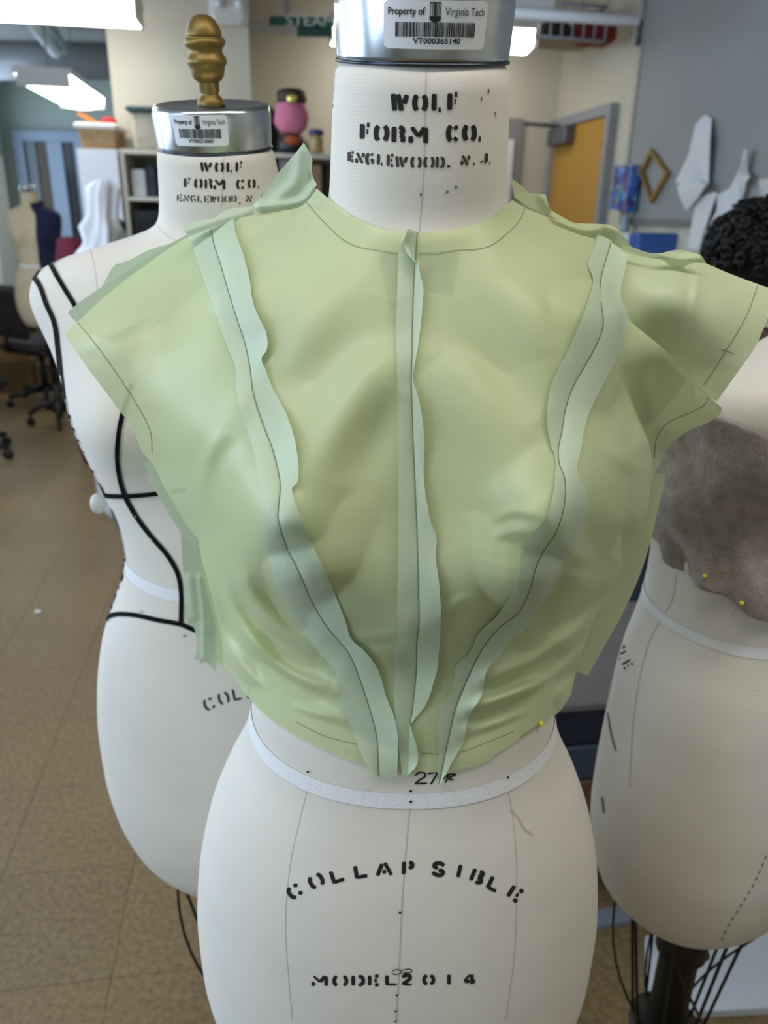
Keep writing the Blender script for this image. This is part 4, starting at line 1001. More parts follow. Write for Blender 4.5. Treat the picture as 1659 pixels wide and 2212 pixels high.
LP = [(456, 494), (460, 520), (477, 575), (494, 633), (511, 688), (529, 743), (539, 791), (546, 845), (558, 888), (572, 928), (587, 966), (598, 1006), (605, 1047), (601, 1099), (600, 1119), (610, 1157), (624, 1194), (639, 1223), (656, 1261), (674, 1301), (704, 1352), (753, 1412), (780, 1477), (801, 1542), (813, 1590), (818, 1677)]
LPL = [(408, 511), (425, 561), (449, 630), (463, 671), (487, 740), (508, 791), (511, 843), (520, 893), (535, 934), (549, 980), (558, 1029), (572, 1087), (571, 1128), (569, 1180), (587, 1217), (591, 1249), (610, 1287), (642, 1348), (671, 1387), (698, 1420), (725, 1449), (736, 1509), (758, 1569), (785, 1639), (807, 1680)]
LPR = [(504, 472), (510, 506), (525, 547), (539, 602), (546, 650), (559, 685), (573, 712), (578, 740), (575, 760), (565, 771), (573, 798), (590, 839), (616, 888), (633, 934), (643, 989), (645, 1029), (643, 1041), (631, 1055), (640, 1090), (659, 1139), (676, 1180), (697, 1223), (723, 1284), (745, 1338), (758, 1379), (790, 1409), (818, 1450), (834, 1504), (849, 1542), (858, 1580), (858, 1680)]
CC = [(902, 501), (899, 535), (896, 576), (893, 636), (891, 704), (890, 771), (889, 822), (891, 906), (893, 967), (896, 1037), (899, 1107), (902, 1195), (904, 1282), (905, 1345), (900, 1391), (899, 1446), (894, 1504), (886, 1570), (884, 1677)]
CL = [(881, 494), (873, 515), (861, 545), (859, 602), (856, 704), (858, 805), (861, 940), (861, 1030), (861, 1090), (860, 1195), (858, 1300), (856, 1395), (851, 1399), (852, 1450), (853, 1471), (851, 1504), (854, 1550), (858, 1590), (869, 1675)]
CR = [(903, 560), (907, 589), (914, 616), (913, 656), (908, 710), (900, 764), (892, 818), (900, 846), (910, 889), (917, 960), (915, 1027), (921, 1079), (931, 1128), (943, 1160), (941, 1202), (949, 1265), (952, 1327), (950, 1384), (944, 1446), (937, 1472), (921, 1520), (890, 1560), (882, 1570)]
CR2 = [(884, 1560), (890, 1580), (899, 1607), (903, 1630), (900, 1652), (880, 1677)]
RP = [(1320, 523), (1310, 558), (1300, 593), (1296, 630), (1303, 704), (1286, 750), (1265, 788), (1240, 832), (1223, 879), (1214, 931), (1206, 972), (1209, 1004), (1219, 1028), (1222, 1059), (1216, 1108), (1199, 1154), (1174, 1192), (1157, 1230), (1143, 1279), (1119, 1325), (1078, 1357), (1040, 1406), (1013, 1460), (986, 1525), (970, 1590), (948, 1694)]
RPL = [(1286, 500), (1289, 520), (1270, 568), (1281, 604), (1258, 684), (1223, 764), (1195, 820), (1183, 869), (1182, 914), (1190, 962), (1199, 986), (1197, 1045), (1185, 1105), (1165, 1138), (1146, 1157), (1132, 1185), (1122, 1216), (1106, 1279), (1074, 1330), (1035, 1368), (1013, 1412), (988, 1433), (975, 1493), (951, 1525), (948, 1601), (947, 1685)]
RPR = [(1356, 551), (1349, 589), (1340, 640), (1359, 694), (1349, 732), (1324, 792), (1296, 844), (1268, 905), (1256, 965), (1247, 1017), (1262, 1050), (1270, 1075), (1268, 1110), (1254, 1157), (1227, 1195), (1206, 1230), (1193, 1265), (1157, 1328), (1121, 1373), (1103, 1383), (1075, 1422), (1051, 1449), (1040, 1504), (1013, 1547), (1002, 1601), (975, 1650), (950, 1696)]
def depth_right(q):
    q = np.atleast_2d(q); a = depth_front(q); up = q[:, 1] < 640
    return np.where(up & (q[:, 0] > 1300), np.minimum(a, depth_sleeve(q)), a)
strip(LP, LPL, 1, .0038, .0030); strip(LP, LPR, 2, .003, .0035)
strip(CC, CL, 3, .0030, .0016); strip(CC[2:-1], CR, 4, .003, .003); strip([(884, 1564), (883, 1600), (881, 1640), (879, 1677)], CR2, 5, n=40, base=.004)
strip([(896, 500), (893, 520), (889, 545), (896, 562)], [(881, 494), (874, 520), (877, 542), (904, 575)], 9, n=40, base=.005, amp=.002)
strip(RP, RPL, 6, .0025, .003, depth=depth_right); strip(RP, RPR, 7, .003, .0035, depth=depth_right)

# --- stitching and pencilled lines
def line_on(name, pts, w, m, off, depth=depth_front, dash=None, parent=None):
    P = np.array(catmull(pts, 4)); segs = [P]
    if dash:
        segs = [P[i:i+dash] for i in range(0, len(P)-1, dash+1)]
    V = []; F = []
    for sg in segs:
        if len(sg) < 2: continue
        T = np.gradient(sg, axis=0); T /= np.maximum(1e-6, np.linalg.norm(T, axis=1))[:, None]; N = np.stack([-T[:, 1], T[:, 0]], 1)
        for q in (sg+N*w/2, sg-N*w/2):
            V += lift_pos(q, depth(q), [off]*len(q))
        k = len(V)-2*len(sg); n = len(sg)
        for i in range(n-1): F.append((k+i, k+i+1, k+n+i+1, k+n+i))
    return mesh_obj(name, V, F, m, parent or bodice)
line_on('stitch_line', LP, 1.7, M_THREAD, .0012); line_on('stitch_line', CC[:-1], 1.7, M_THREAD, .0012)
line_on('stitch_line', RP, 1.8, M_THREAD, .0012, depth_right)
line_on('pencil_line', [(662, 437), (690, 470), (740, 517), (770, 532), (800, 538), (860, 548)], 1.3, M_PENCIL, .0006); line_on('pencil_line', [(905, 548), (940, 547), (980, 541), (1030, 538), (1060, 530), (1100, 500), (1125, 472), (1134, 450)], 1.3, M_PENCIL, .0006)
line_on('pencil_line', [(168, 697), (205, 742), (240, 790), (280, 850), (310, 900), (325, 935), (328, 980)], 1.3, M_PENCIL, .0006)
line_on('pencil_line', [(1637, 617), (1618, 670), (1595, 715), (1568, 758), (1545, 795), (1520, 832)], 1.4, M_PENCIL, .0006, depth_sleeve); line_on('pencil_tick', [(1558, 755), (1570, 759), (1586, 764)], 2.0, M_PENCIL, .0006, depth_sleeve)
line_on('pencil_line', [(1530, 858), (1524, 872), (1500, 888), (1465, 902), (1440, 916), (1424, 935), (1416, 960), (1414, 990)], 1.3, M_PENCIL, .0006)
line_on('pencil_line', [(640, 1560), (700, 1590), (770, 1608)], 1.0, M_PENCIL, .0006); line_on('pencil_line', [(910, 1627), (980, 1628), (1060, 1600), (1110, 1580)], 1.0, M_PENCIL, .0006)

# --- pins
M_YEL = mat('yellow_pin_head', rgb(236, 218, 60), 0.25, spec=0.6)
def ball_pin(head, tail, label, r=.0022, group=None):
    head, tail = Vector(head), Vector(tail)
    e = empty('dressmaker_pin', head, 0, label, 'pin', group)
    MB().ball(head, r, n=14, rings=10).build('pin_head', M_YEL, e, True); MB().tube([head, tail], .0003, 6).build('pin_shaft', MATS['steel_pin'], e)
_h = at(1169, 1563, float(depth_front([(1169, 1563)])[0]))
_t = at(1125, 1592, float(depth_front([(1125, 1592)])[0]))
_d = (CAM-_h).normalized()
ball_pin(_h+_d*.0035, _t+_d*.0012, 'yellow ball pin holding the bodice hem to the form')

# ------------------------------------------------------------------ wool cloth on the right form
M_WOOL = mat('brownish_grey_wool', rgb(152, 141, 132), 0.95, var=0.22, vscale=70, bump=0.7, bscale=260, sheen=0.4)
def wool():
    e = empty('wool_cloth', (RX, RY, 1.15), 0, 'brownish grey felted wool cloth pinned round the chest of the dress form', 'cloth')
    inv = form_matrix(right); Mi = inv.inverted(); V = []; F = []; n = 110; nz = 46
    top = lambda a: 1.408-.030*math.sin(a-.2)
    bot = lambda a: 1.194-.046*math.sin(a-.2)+.006*math.sin(7*a)
    for i in range(nz+1):
        for k in range(n):
            a = 2*math.pi*k/n; u = i/nz; z = bot(a)+(top(a)-bot(a))*u
            p = warp_full(body_point(z, a, .0065))
            w = .0035*math.sin(11*a+3.5*u*3+1.2*math.sin(5*a))*(.3+.7*(1-u))+.003*math.sin(4*a+7*u)+.004*math.sin(17*a)*(1-u)**3+.004*math.sin(6*a-9*u)
            c = Vector((0, p.y*0, p.z)); d = Vector((p.x, p.y, 0)).normalized(); p = p+d*w
            V.append(inv @ p)
    for i in range(nz):
        for k in range(n): F.append((i*n+k, i*n+(k+1) % n, (i+1)*n+(k+1) % n, (i+1)*n+k))
    o = mesh_obj('cloth_wrap', V, F, M_WOOL, e, True)
    sm = o.modifiers.new('thickness', 'SOLIDIFY'); sm.thickness = .0025; sm.offset = 1
    return BVHTree.FromPolygons(V, F)
_wb = wool()
def wcast(px, py):
    h = _wb.ray_cast(CAM, ray(px, py)); return h[0], h[1]
for (x, y), lab in (((1624, 856), 'yellow ball pin at the top edge of the grey wool cloth'), ((1526, 1243), 'yellow ball pin at the lower edge of the grey wool cloth beside a fold'), ((1606, 1298), 'yellow ball pin where the wool hem hangs lowest')):
    p, n = wcast(x, y)
    if p is None: p, n = SR.cast(x, y)
    if p is None: continue
    ball_pin(p+n*.004, p+n*.0025+Vector((-.008, 0, -.014)), lab, .0022, None)

# ------------------------------------------------------------------ things of the room
M_CARD = mat('brown_cardboard', rgb(150, 116, 76), 0.85, var=0.06, vscale=8)
M_CARD2 = mat('dark_brown_cardboard', rgb(108, 82, 52), 0.85, var=0.06, vscale=8)
M_NAVY = mat('navy_cloth', rgb(24, 28, 66), 0.9, bump=0.3, bscale=120)
M_BLKP = mat('black_plastic', rgb(20, 20, 22), 0.45)
M_PAPER = mat('white_paper', rgb(226, 228, 230), 0.8, var=0.02, vscale=6)
M_CREAM = mat('cream_laminate', rgb(214, 208, 192), 0.6)
M_GOLDF = mat('old_gold_wood', rgb(150, 118, 60), 0.45, var=0.15, vscale=30)

# --- grey board on the right wall, with its tray and everything pinned on it
_b0 = at_side(1376, 250, S_RIGHT); BT1 = _b0.dot(DEEP); BZ0 = at_side(1420, 482, S_RIGHT).z
board = empty('pin_board', RW(S_RIGHT, 2.6, BZ0), 0, 'large grey pin board covering the wall beside the wooden door', 'pin board')
room_box('board_panel', S_RIGHT-0.02, S_RIGHT-0.001, 0.6, BT1-0.02, BZ0+0.02, Z_CEIL-0.08, mat('grey_board', rgb(156, 157, 156), 0.7, var=0.03, vscale=4, spec=0.3), board)
room_box('frame_rail', S_RIGHT-0.03, S_RIGHT-0.001, 0.6, BT1, BZ0-0.012, BZ0+0.02, mat('dull_rail', rgb(124, 122, 116), 0.5), board)
room_box('frame_stile', S_RIGHT-0.03, S_RIGHT-0.001, BT1-0.02, BT1+0.02, BZ0+0.021, Z_CEIL-0.08, mat('pale_stile', rgb(176, 174, 162), 0.5), board)
def on_board(name, poly, off, m, label, cat, bend=.012, group=None, thick=.003):
    """thing lying against the board: traced outline, real thickness, slight curl"""
    P = [at_side(x, y, S_RIGHT-off) for x, y in poly]; n = len(P); c = sum(P, Vector())/n
    nv = -SIDE; fr = [p+nv*(bend*math.sin(i*2.1)) for i, p in enumerate(P)]; bk = [p-nv*thick for p in fr]
    V = fr+bk+[c+nv*bend*1.5, c+nv*(bend*1.5-thick)]
    F = [(i, (i+1) % n, 2*n) for i in range(n)]+[(n+(i+1) % n, n+i, 2*n+1) for i in range(n)]+[(i, n+i, n+(i+1) % n, (i+1) % n) for i in range(n)]
    return tag(mesh_obj(name, V, F, m), label, cat, group)
on_board('paper_pattern', [(1521, 248), (1506, 270), (1482, 335), (1458, 394), (1495, 402), (1503, 392), (1530, 398), (1538, 300), (1532, 255)], .05, M_PAPER, 'white folded paper pattern piece hanging from the top of the grey board', 'paper')
on_board('paper_pattern', [(1462, 400), (1472, 425), (1477, 455), (1506, 428), (1531, 398), (1500, 390)], .085, M_PAPER, 'white pointed paper pattern piece under the folded one on the board', 'paper')
on_board('paper_pattern', [(1506, 426), (1543, 415), (1547, 417), (1536, 453), (1522, 500), (1508, 538), (1485, 536), (1499, 463)], .05, M_PAPER, 'white straight paper pattern strip hanging below the board edge', 'paper', .004)
on_board('paper_pattern', [(1549, 421), (1579, 408), (1597, 440), (1616, 449), (1600, 474), (1554, 499), (1524, 530), (1527, 508), (1543, 454)], .045, M_PAPER, 'white wide paper pattern piece pinned beside the straight strip', 'paper')
on_board('paper_pattern', [(1607, 323), (1618, 323), (1609, 371), (1620, 380), (1616, 394), (1604, 408), (1597, 442), (1578, 412), (1595, 360)], .06, M_PAPER, 'narrow white curled paper strip pinned upright on the board', 'paper')
on_board('plastic_bag', [(1638, 388), (1672, 385), (1680, 450), (1640, 452)], .05, mat('clear_plastic', rgb(196, 198, 200), 0.25), 'clear plastic bag of trimmings pinned on the grey board', 'plastic bag')
on_board('trimming', [(1650, 436), (1672, 434), (1674, 458), (1648, 460)], .08, mat('pink_trim', rgb(216, 116, 134), 0.7), 'pink trimming below the clear plastic bag on the board', 'trimming', .008, thick=.02)
# diamond-shaped gold frame
_q = [(1408, 321), (1446, 374), (1408, 440), (1384, 372)]
fr = empty('picture_frame', at_side(1411, 440, S_RIGHT-.03), 0, 'old gold wooden picture frame hung as a diamond on the board', 'picture frame')
_c3 = [at_side(x, y, S_RIGHT-.035) for x, y in _q]; _cc = sum(_c3, Vector())/4
for i in range(4):
    a, b = _c3[i], _c3[(i+1) % 4]; a2, b2 = a+(_cc-a)*.20, b+(_cc-b)*.20; V = []
    for q in (a, b, b2, a2): V += [q-SIDE*.012, q+SIDE*.012]
    mesh_obj('frame_bar', V, [(0, 2, 4, 6), (1, 7, 5, 3), (0, 1, 3, 2), (2, 3, 5, 4), (4, 5, 7, 6), (6, 7, 1, 0)], M_GOLDF, fr)
# colourful canvas
M_ART = bpy.data.materials.new('colourful_paint'); M_ART.use_nodes = True
_nt = M_ART.node_tree; _tc = _nt.nodes.new('ShaderNodeTexCoord'); _vo = _nt.nodes.new('ShaderNodeTexVoronoi'); _vo.inputs['Scale'].default_value = 26
_rp = _nt.nodes.new('ShaderNodeValToRGB'); _el = _rp.color_ramp.elements; _rp.color_ramp.interpolation = 'CONSTANT'
_el[0].color = rgb(60, 110, 190); _el[1].color = rgb(206, 130, 140); _el[1].position = .62
for p, c in ((.2, rgb(70, 66, 130)), (.38, rgb(110, 160, 200)), (.5, rgb(120, 84, 130)), (.75, rgb(96, 150, 120)), (.86, rgb(80, 130, 200))): _el.new(p).color = c
_sx = _nt.nodes.new('ShaderNodeSeparateColor')
_nt.links.new(_tc.outputs['Object'], _vo.inputs['Vector']); _nt.links.new(_vo.outputs['Color'], _sx.inputs[0]); _nt.links.new(_sx.outputs[0], _rp.inputs['Fac']); _nt.links.new(_rp.outputs['Color'], _nt.nodes['Principled BSDF'].inputs['Base Color'])
_pp = [at_side(x, y, S_RIGHT-.04) for x, y in ((1347, 358), (1386, 357), (1372, 458), (1334, 452))]
_nv = -SIDE*.05+Vector((0, 0, 0))
cv = empty('painting', _pp[3], 0, 'small colourful painted canvas leaning between the door and the board', 'painting')
mesh_obj('canvas', [*_pp, *[p+_nv for p in _pp]], [(3, 2, 1, 0), (4, 5, 6, 7), (0, 1, 5, 4), (1, 2, 6, 5), (2, 3, 7, 6), (3, 0, 4, 7)], M_ART, cv)
# ledge below with a few things
tag(room_box('wall_ledge', S_RIGHT-.14, S_RIGHT-.001, BT1-.34, BT1+.22, BZ0-.075, BZ0-.055, M_DARKMETAL), 'small dark ledge under the painted canvas', 'ledge')
_l = at_side(1352, 470, S_RIGHT-.07)
MB().tube([Vector((_l.x, _l.y, BZ0-.055)), Vector((_l.x, _l.y, BZ0+.06))], [.02, .016], 12)
tag(MB().lathe([(.022, 0), (.024, .01), (.022, .07), (.010, .085), (.010, .10)], Vector((_l.x, _l.y, BZ0-.055)), 14).build('small_bottle', mat('pale_blue_plastic', rgb(150, 172, 186), 0.3), None, True), 'small pale blue bottle on the dark ledge', 'bottle')
_bx = at_side(1402, 540, S_RIGHT-.11)
tag(room_box('binder', S_RIGHT-.20, S_RIGHT-.002, _bx.dot(DEEP)-.06, _bx.dot(DEEP)+.05, 1.08, at_side(1402, 503, S_RIGHT-.11).z, mat('blue_binder', rgb(52, 96, 176), 0.45), None, .006), 'blue binder standing on the counter below the grey board', 'binder')
tag(room_box('binder', S_RIGHT-.20, S_RIGHT-.002, _bx.dot(DEEP)+.055, _bx.dot(DEEP)+.19, 1.08, at_side(1372, 502, S_RIGHT-.11).z, mat('white_binder', rgb(214, 216, 222), 0.45), None, .006), 'white binder standing next to the blue one', 'binder')
tag(room_box('wall_counter', S_RIGHT-.40, S_RIGHT-.002, 2.9, 4.15, 0.0, 1.08, M_CREAM, None, .005), 'cream counter along the wall below the grey board', 'counter')
# paper pad on the far wall behind the neck
_g = at_deep(1113, 330, T_FAR-.03)
fp = empty('flip_chart', at_deep(1105, 430, T_FAR-.03), 0, 'grey notice board with white paper on the far wall beside the door', 'notice board')
_ga, _gb = at_deep(1040, 256, T_FAR-.02), at_deep(1131, 256, T_FAR-.02)
room_box('backing', _ga.dot(SIDE), _gb.dot(SIDE), T_FAR-.03, T_FAR-.002, 1.05, _gb.z, mat('grey_backing', rgb(140, 138, 138), 0.6), fp)
room_box('paper_sheet', _ga.dot(SIDE)+.03, _gb.dot(SIDE)-.06, T_FAR-.045, T_FAR-.032, 1.35, _gb.z-.13, M_PAPER, fp)
room_box('paper_sheet', _ga.dot(SIDE)+.02, _gb.dot(SIDE)-.02, T_FAR-.045, T_FAR-.032, 1.08, 1.33, M_PAPER, fp)

# --- rail, wire basket and bracket high on the right
rl = empty('ceiling_rail', at(1250, 40, 3.9), 0, 'white painted rail hanging below the ceiling near the board', 'rail')
_r0_, _r1_ = at(1020, 22, 3.9), at(1384, 46, 3.6)
MB().tube([_r0_, _r1_], .022, 10).build('rail_bar', M_WHITE, rl, True)
MB().tube([_r1_, Vector((_r1_.x, _r1_.y, Z_CEIL-.001))], .016, 10).build('rail_hanger', M_GREYMETAL, rl, True)
MB().tube([_r1_+Vector((0, 0, .01)), _r1_-Vector((0, 0, .085))], .012, 8).build('rail_hook', M_DARKMETAL, rl, True)
MB().tube([_r0_, Vector((_r0_.x, _r0_.y, Z_CEIL-.001))], .016, 10).build('rail_hanger', M_GREYMETAL, rl, True)
_h = at(1120, 16, 3.88); tag(MB().box(_h, .30, .10, .065, ROOM_M, .006).build('white_box', M_WHITE), 'white box lying on the hanging rail', 'box')
wb = empty('wire_basket', at(1230, 86, 4.9), 0, 'wire basket shelf hanging under the ceiling in the corner', 'basket')
_w = [at(1165, 78, 4.6), at(1306, 88, 4.6), at(1250, 108, 5.1), at(1160, 102, 5.1)]
for z in (0, .15):
    MB().tube([p+Vector((0, 0, z)) for p in _w], .008, 6, closed=True).build('rim_wire', M_GREYMETAL, wb, True)
for i in range(4):
    a, b = _w[i], _w[(i+1) % 4]
    for k in range(6):
        p = a+(b-a)*k/6; MB().tube([p, p+Vector((0, 0, .15))], .005, 5).build('upright_wire', M_GREYMETAL, wb)
mesh_obj('tray', [p+Vector((0, 0, -.008)) for p in _w]+[p+Vector((0, 0, .002)) for p in _w], [(3, 2, 1, 0), (4, 5, 6, 7), (0, 1, 5, 4), (1, 2, 6, 5), (2, 3, 7, 6), (3, 0, 4, 7)], mat('taupe_tray', rgb(140, 126, 108), 0.6), wb)
for p in _w: MB().tube([p+Vector((0, 0, .15)), Vector((p.x, p.y, Z_CEIL-.001))], .006, 6).build('hanger_wire', M_GREYMETAL, wb)
_p = at(1284, 64, 4.72); tag(MB().box(_p, .20, .16, .14, ROOM_M, .02).build('fabric_bundle', mat('dark_red_cloth', rgb(120, 30, 26), 0.8, bump=.3)), 'dark red cloth bundle in the wire basket', 'bundle')
_p = at(1195, 70, 4.78); tag(MB().box(_p, .17, .16, .07, ROOM_M, .02).build('fabric_bundle', mat('charcoal_cloth', rgb(52, 50, 46), 0.85, bump=.3)), 'dark grey cloth bundle in the wire basket', 'bundle')

# --- hanging green sign
sg = empty('hanging_sign', at(650, 55, 4.8), 0, 'green hanging sign with white lettering near the fluorescent light', 'sign')
M_GREEN = mat('sign_green', rgb(10, 84, 62), 0.5)
_a, _b = at(582, 33, 4.85), at(724, 40, 4.85); _c = at(582, 53, 4.85)
M3 = Matrix(((1, 0, 0), (0, 1, 0), (0, 0, 1)))
MB().box(((_a+_b)/2+Vector((0, .0, -(_a.z-_c.z)/2))), (_b-_a).length, .012, _a.z-_c.z).build('sign_panel', M_GREEN, sg)
_a2, _b2 = at(641, 53, 4.87), at(716, 57, 4.87); _c2 = at(641, 76, 4.87)
MB().box(((_a2+_b2)/2+Vector((0, .02, -(_a2.z-_c2.z)/2))), (_b2-_a2).length, .012, _a2.z-_c2.z).build('sign_panel', mat('sign_dark_green', rgb(14, 70, 58), 0.5), sg)
_V, _F = text_mesh('STEAM', 1.0, 'LEFT'); _t0 = at(617, 58, 4.83); _sc = (at(722, 55, 4.83)-_t0).length/max(v[0] for v in _V)
mesh_obj('sign_lettering', [_t0+Vector((x*_sc, 0, y*_sc*.80+.006)) for x, y in _V], _F, mat('sign_white', rgb(206, 214, 210), 0.6), sg)
_p = at(620, 30, 4.85); MB().tube([_p, Vector((_p.x, _p.y, Z_CEIL-.001))], .014, 8).build('sign_rod', M_GREYMETAL, sg)
_bw = at(610, 62, 5.2); tag(MB().box(at(590, 62, 5.25)+Vector((0, 0, 0)), .34, .05, .055, ROOM_M, .004).build('wall_raceway', M_TRIM), 'pale cable raceway on the far wall under the green sign', 'raceway')
# --- emergency light on the pillar
_p = at_deep(494, 8, PT-.06)
em = empty('emergency_light', _p, 0, 'white emergency light with two lamps high on the cream pillar', 'emergency light')
MB().box(_p+Vector((0, 0, .0)), .20, .10, .19, ROOM_M, .03).build('light_body', mat('white_plastic', rgb(214, 214, 212), 0.35), em)
for dx in (-.045, .055):
    q = _p+SIDE*dx-DEEP*.07+Vector((0, 0, -.012)); MB().ball(q, .024, n=14).build('lamp_head', mat('lamp_glass', rgb(226, 228, 236), 0.1, spec=0.8), em, True)

# --- shelving unit with what stands on it
ZT = at(300, 322, 4.2).z; _s0, _s1 = at(258, 322, 4.2).dot(SIDE), at(735, 322, 4.2).dot(SIDE); TT = at(300, 322, 4.2).dot(DEEP)
sh = empty('shelving_unit', RW((_s0+_s1)/2, TT+.17, 0), 0, 'cream open shelving unit standing in front of the pillar', 'shelf')
room_box('top_board', _s0, _s1, TT, TT+.34, ZT-.022, ZT, M_CREAM, sh)
for s in (_s0, (_s0*2+_s1)/3, (_s0+_s1*2)/3, _s1-.02): room_box('upright', s, s+.02, TT, TT+.34, 0, ZT-.0225, M_CREAM, sh)
z1 = at(300, 425, 4.2).z
for z in (z1, z1-.42, z1-.84, .06):
    for k in range(3):
        a = _s0+(_s1-_s0)*k/3+.0205; b = _s0+(_s1-_s0)*(k+1)/3-.0005-(.02 if k == 2 else 0)
        room_box('shelf_board', a, b, TT+.002, TT+.335, z-.02, z, M_CREAM, sh)
room_box('back_board', _s0+.021, _s1-.021, TT+.336, TT+.342, .01, ZT-.023, mat('grey_back_board', rgb(150, 146, 140), 0.8), sh)
def sbox(name, px0, px1, z0, zh, m, label, cat, t=.06, d=.2):
    a, b = at(px0, 400, 4.2).dot(SIDE), at(px1, 400, 4.2).dot(SIDE)
    return tag(room_box(name, a, b, TT+t, TT+t+d, z0, z0+zh, m, None, .006), label, cat)
sbox('storage_box', 281, 312, z1, .13, M_WHITE, 'white box on the upper shelf of the cream unit', 'box')
sbox('storage_box', 314, 334, z1, .15, mat('dark_blue_box', rgb(46, 52, 72), 0.6), 'dark blue box beside the white one on the upper shelf', 'box')
sbox('storage_crate', 274, 372, z1-.42, .36, M_BLKP, 'black storage crate on the second shelf of the cream unit', 'crate', .03, .28)
# tote with teal lid on top of the unit
_a, _b = at(280, 300, 4.2).dot(SIDE), at(420, 300, 4.2).dot(SIDE); zt = at(300, 240, 4.2).z
to = empty('storage_tote', RW((_a+_b)/2, TT+.17, ZT), 0, 'clear plastic storage tote with a dark teal lid on the cream shelving', 'tote')
room_box('tote_body', _a+.015, _b-.015, TT+.03, TT+.31, ZT+.001, zt-.001, mat('cloudy_plastic', rgb(186, 178, 160), 0.35, var=.3, vscale=9), to, .01)
room_box('tote_lid', _a-.01, _b+.01, TT+.01, TT+.33, zt, at(300, 228, 4.2).z, mat('teal_lid', rgb(48, 78, 84), 0.5), to, .008)
# black display head with a pink bonnet
_q = at(632, 324, 4.35)
mh = empty('display_head', Vector((_q.x, _q.y, ZT)), 0, 'black display head wearing a pink bonnet with a gold badge, on the shelving', 'mannequin head')
_hz = lambda y: at(632, y, 4.35).z-ZT
MB().lathe([(.07, .0), (.085, .01), (.08, .05), (.05, .09), (.045, .12), (.07, .16), (.075, .20)], Vector((_q.x, _q.y, ZT+.001)), 20).build('head_base', M_BLKP, mh, True)
_pc = at(629, 246, 4.33)
mb = MB(); mb.ball((0, 0, 0), .085, 1.0, .8, 1.15, 20, 14); V = [v+Vector((0, 0, 0)) for v in mb.v]
V = [Vector((v.x*(1.0-.25*(v.z/.1)), v.y, v.z))*(1+.05*math.sin(v.x*90)*math.cos(v.z*60))+_pc for v in V]
mesh_obj('pink_bonnet', V, mb.f, mat('pink_cloth', rgb(216, 122, 152), 0.8, bump=.3, bscale=60), mh, True)
_pc2 = at(630, 210, 4.33); MB().lathe([(.06, -.03), (.075, -.02), (.072, .025), (.05, .035)], _pc2, 20).build('hat_band', mat('dark_brown_band', rgb(58, 48, 36), 0.6), mh, True)
MB().ball(at(630, 213, 4.24), .024, 1, .4, 1.0).build('gold_badge', mat('gold_badge', rgb(214, 200, 110), 0.25, metal=.8), mh, True)
MB().ball(at(632, 303, 4.27), .035, 1.2, .6, .7).build('orange_ornament', mat('rust_cloth', rgb(166, 74, 42), 0.7), mh, True)
_q = at(580, 300, 4.44); tag(MB().lathe([(.06, 0), (.07, .02), (.066, .15), (.05, .20), (.02, .22)], Vector((_q.x, _q.y, ZT+.001)), 18).build('black_hat_box', M_BLKP, None, True), 'black rounded hat box beside the display head', 'box')
# jar with blue lid, grey box, tan box on the shelving
_q = at(684, 330, 4.3); jr = empty('craft_jar', Vector((_q.x, _q.y, ZT)), 0, 'jar of yellow buttons with a dark blue lid on the shelving', 'jar')
_zl = at(684, 292, 4.3).z
MB().lathe([(.030, 0), (.034, .004), (.034, _zl-ZT-.02), (.028, _zl-ZT)], Vector((_q.x, _q.y, ZT+.001)), 18).build('jar_body', mat('jar_contents', rgb(176, 152, 96), 0.3, var=.4, vscale=60), jr, True)
MB().lathe([(.036, 0), (.037, .002), (.037, .022), (.034, .025)], Vector((_q.x, _q.y, _zl)), 18).build('jar_lid', mat('jar_lid_blue', rgb(48, 50, 100), 0.4), jr, True)
sbox('storage_box', 606, 664, z1, .19, mat('grey_box', rgb(150, 150, 154), 0.7), 'grey box on the upper shelf under the display head', 'box', .03)
sbox('storage_box', 670, 700, z1, .17, mat('tan_box', rgb(150, 124, 96), 0.7), 'tan box on the upper shelf under the jar', 'box', .03)
# white cabinet with the basket
_a, _b = at(166, 330, 4.15).dot(SIDE), at(252, 330, 4.15).dot(SIDE); ZC = at(200, 321, 4.15).z; TC = at(200, 321, 4.15).dot(DEEP)
cb = empty('white_cabinet', RW((_a+_b)/2, TC+.2, 0), 0, 'tall plain white cabinet beside the cream shelving', 'cabinet')
room_box('cabinet_body', _a, _b, TC+.02, TC+.30, 0, ZC, M_WHITE, cb)
room_box('cabinet_door', _a+.003, _b-.003, TC, TC+.0195, .06, ZC-.003, mat('white_door', rgb(224, 228, 236), 0.5), cb)
MB().tube([RW(_b-.03, TC-.012, 1.0), RW(_b-.03, TC-.012, 1.12)], .005, 8).build('door_pull', M_GREYMETAL, cb)
bk = empty('wicker_basket', RW((_a+_b)/2, TC+.2, ZC), 0, 'tan woven basket with a white liner on the white cabinet', 'basket')
hb = at(200, 276, 4.15).z-ZC; wa = (_b-_a)
M_WICK = mat('woven_wicker', rgb(178, 150, 110), 0.8, var=.15, vscale=40)
for k in range(7):
    u = k/7; w = wa*(.86+.12*u); dd = .30*(.86+.12*u)
    MB().box(RW((_a+_b)/2, TC+.2, ZC+.002+hb*(u+.07)), w, dd, hb/7-.001, ROOM_M, .006).build('wicker_course', M_WICK, bk)
MB().box(RW((_a+_b)/2, TC+.2, ZC+hb+.014), wa*1.08, .34, .026, ROOM_M, .01).build('basket_liner', mat('white_liner', rgb(236, 232, 228), 0.8), bk)
mb = MB(); q = RW(_a+wa*.22, TC+.18, ZC+hb+.028); mb.box(q+Vector((0, 0, .028)), .09, .12, .012, Matrix.Rotation(.5, 3, 'Y') @ ROOM_M); tag(mb.build('folded_cloth', mat('orange_cloth', rgb(232, 140, 62), 0.8)), 'folded orange cloth sticking out of the wicker basket', 'cloth')
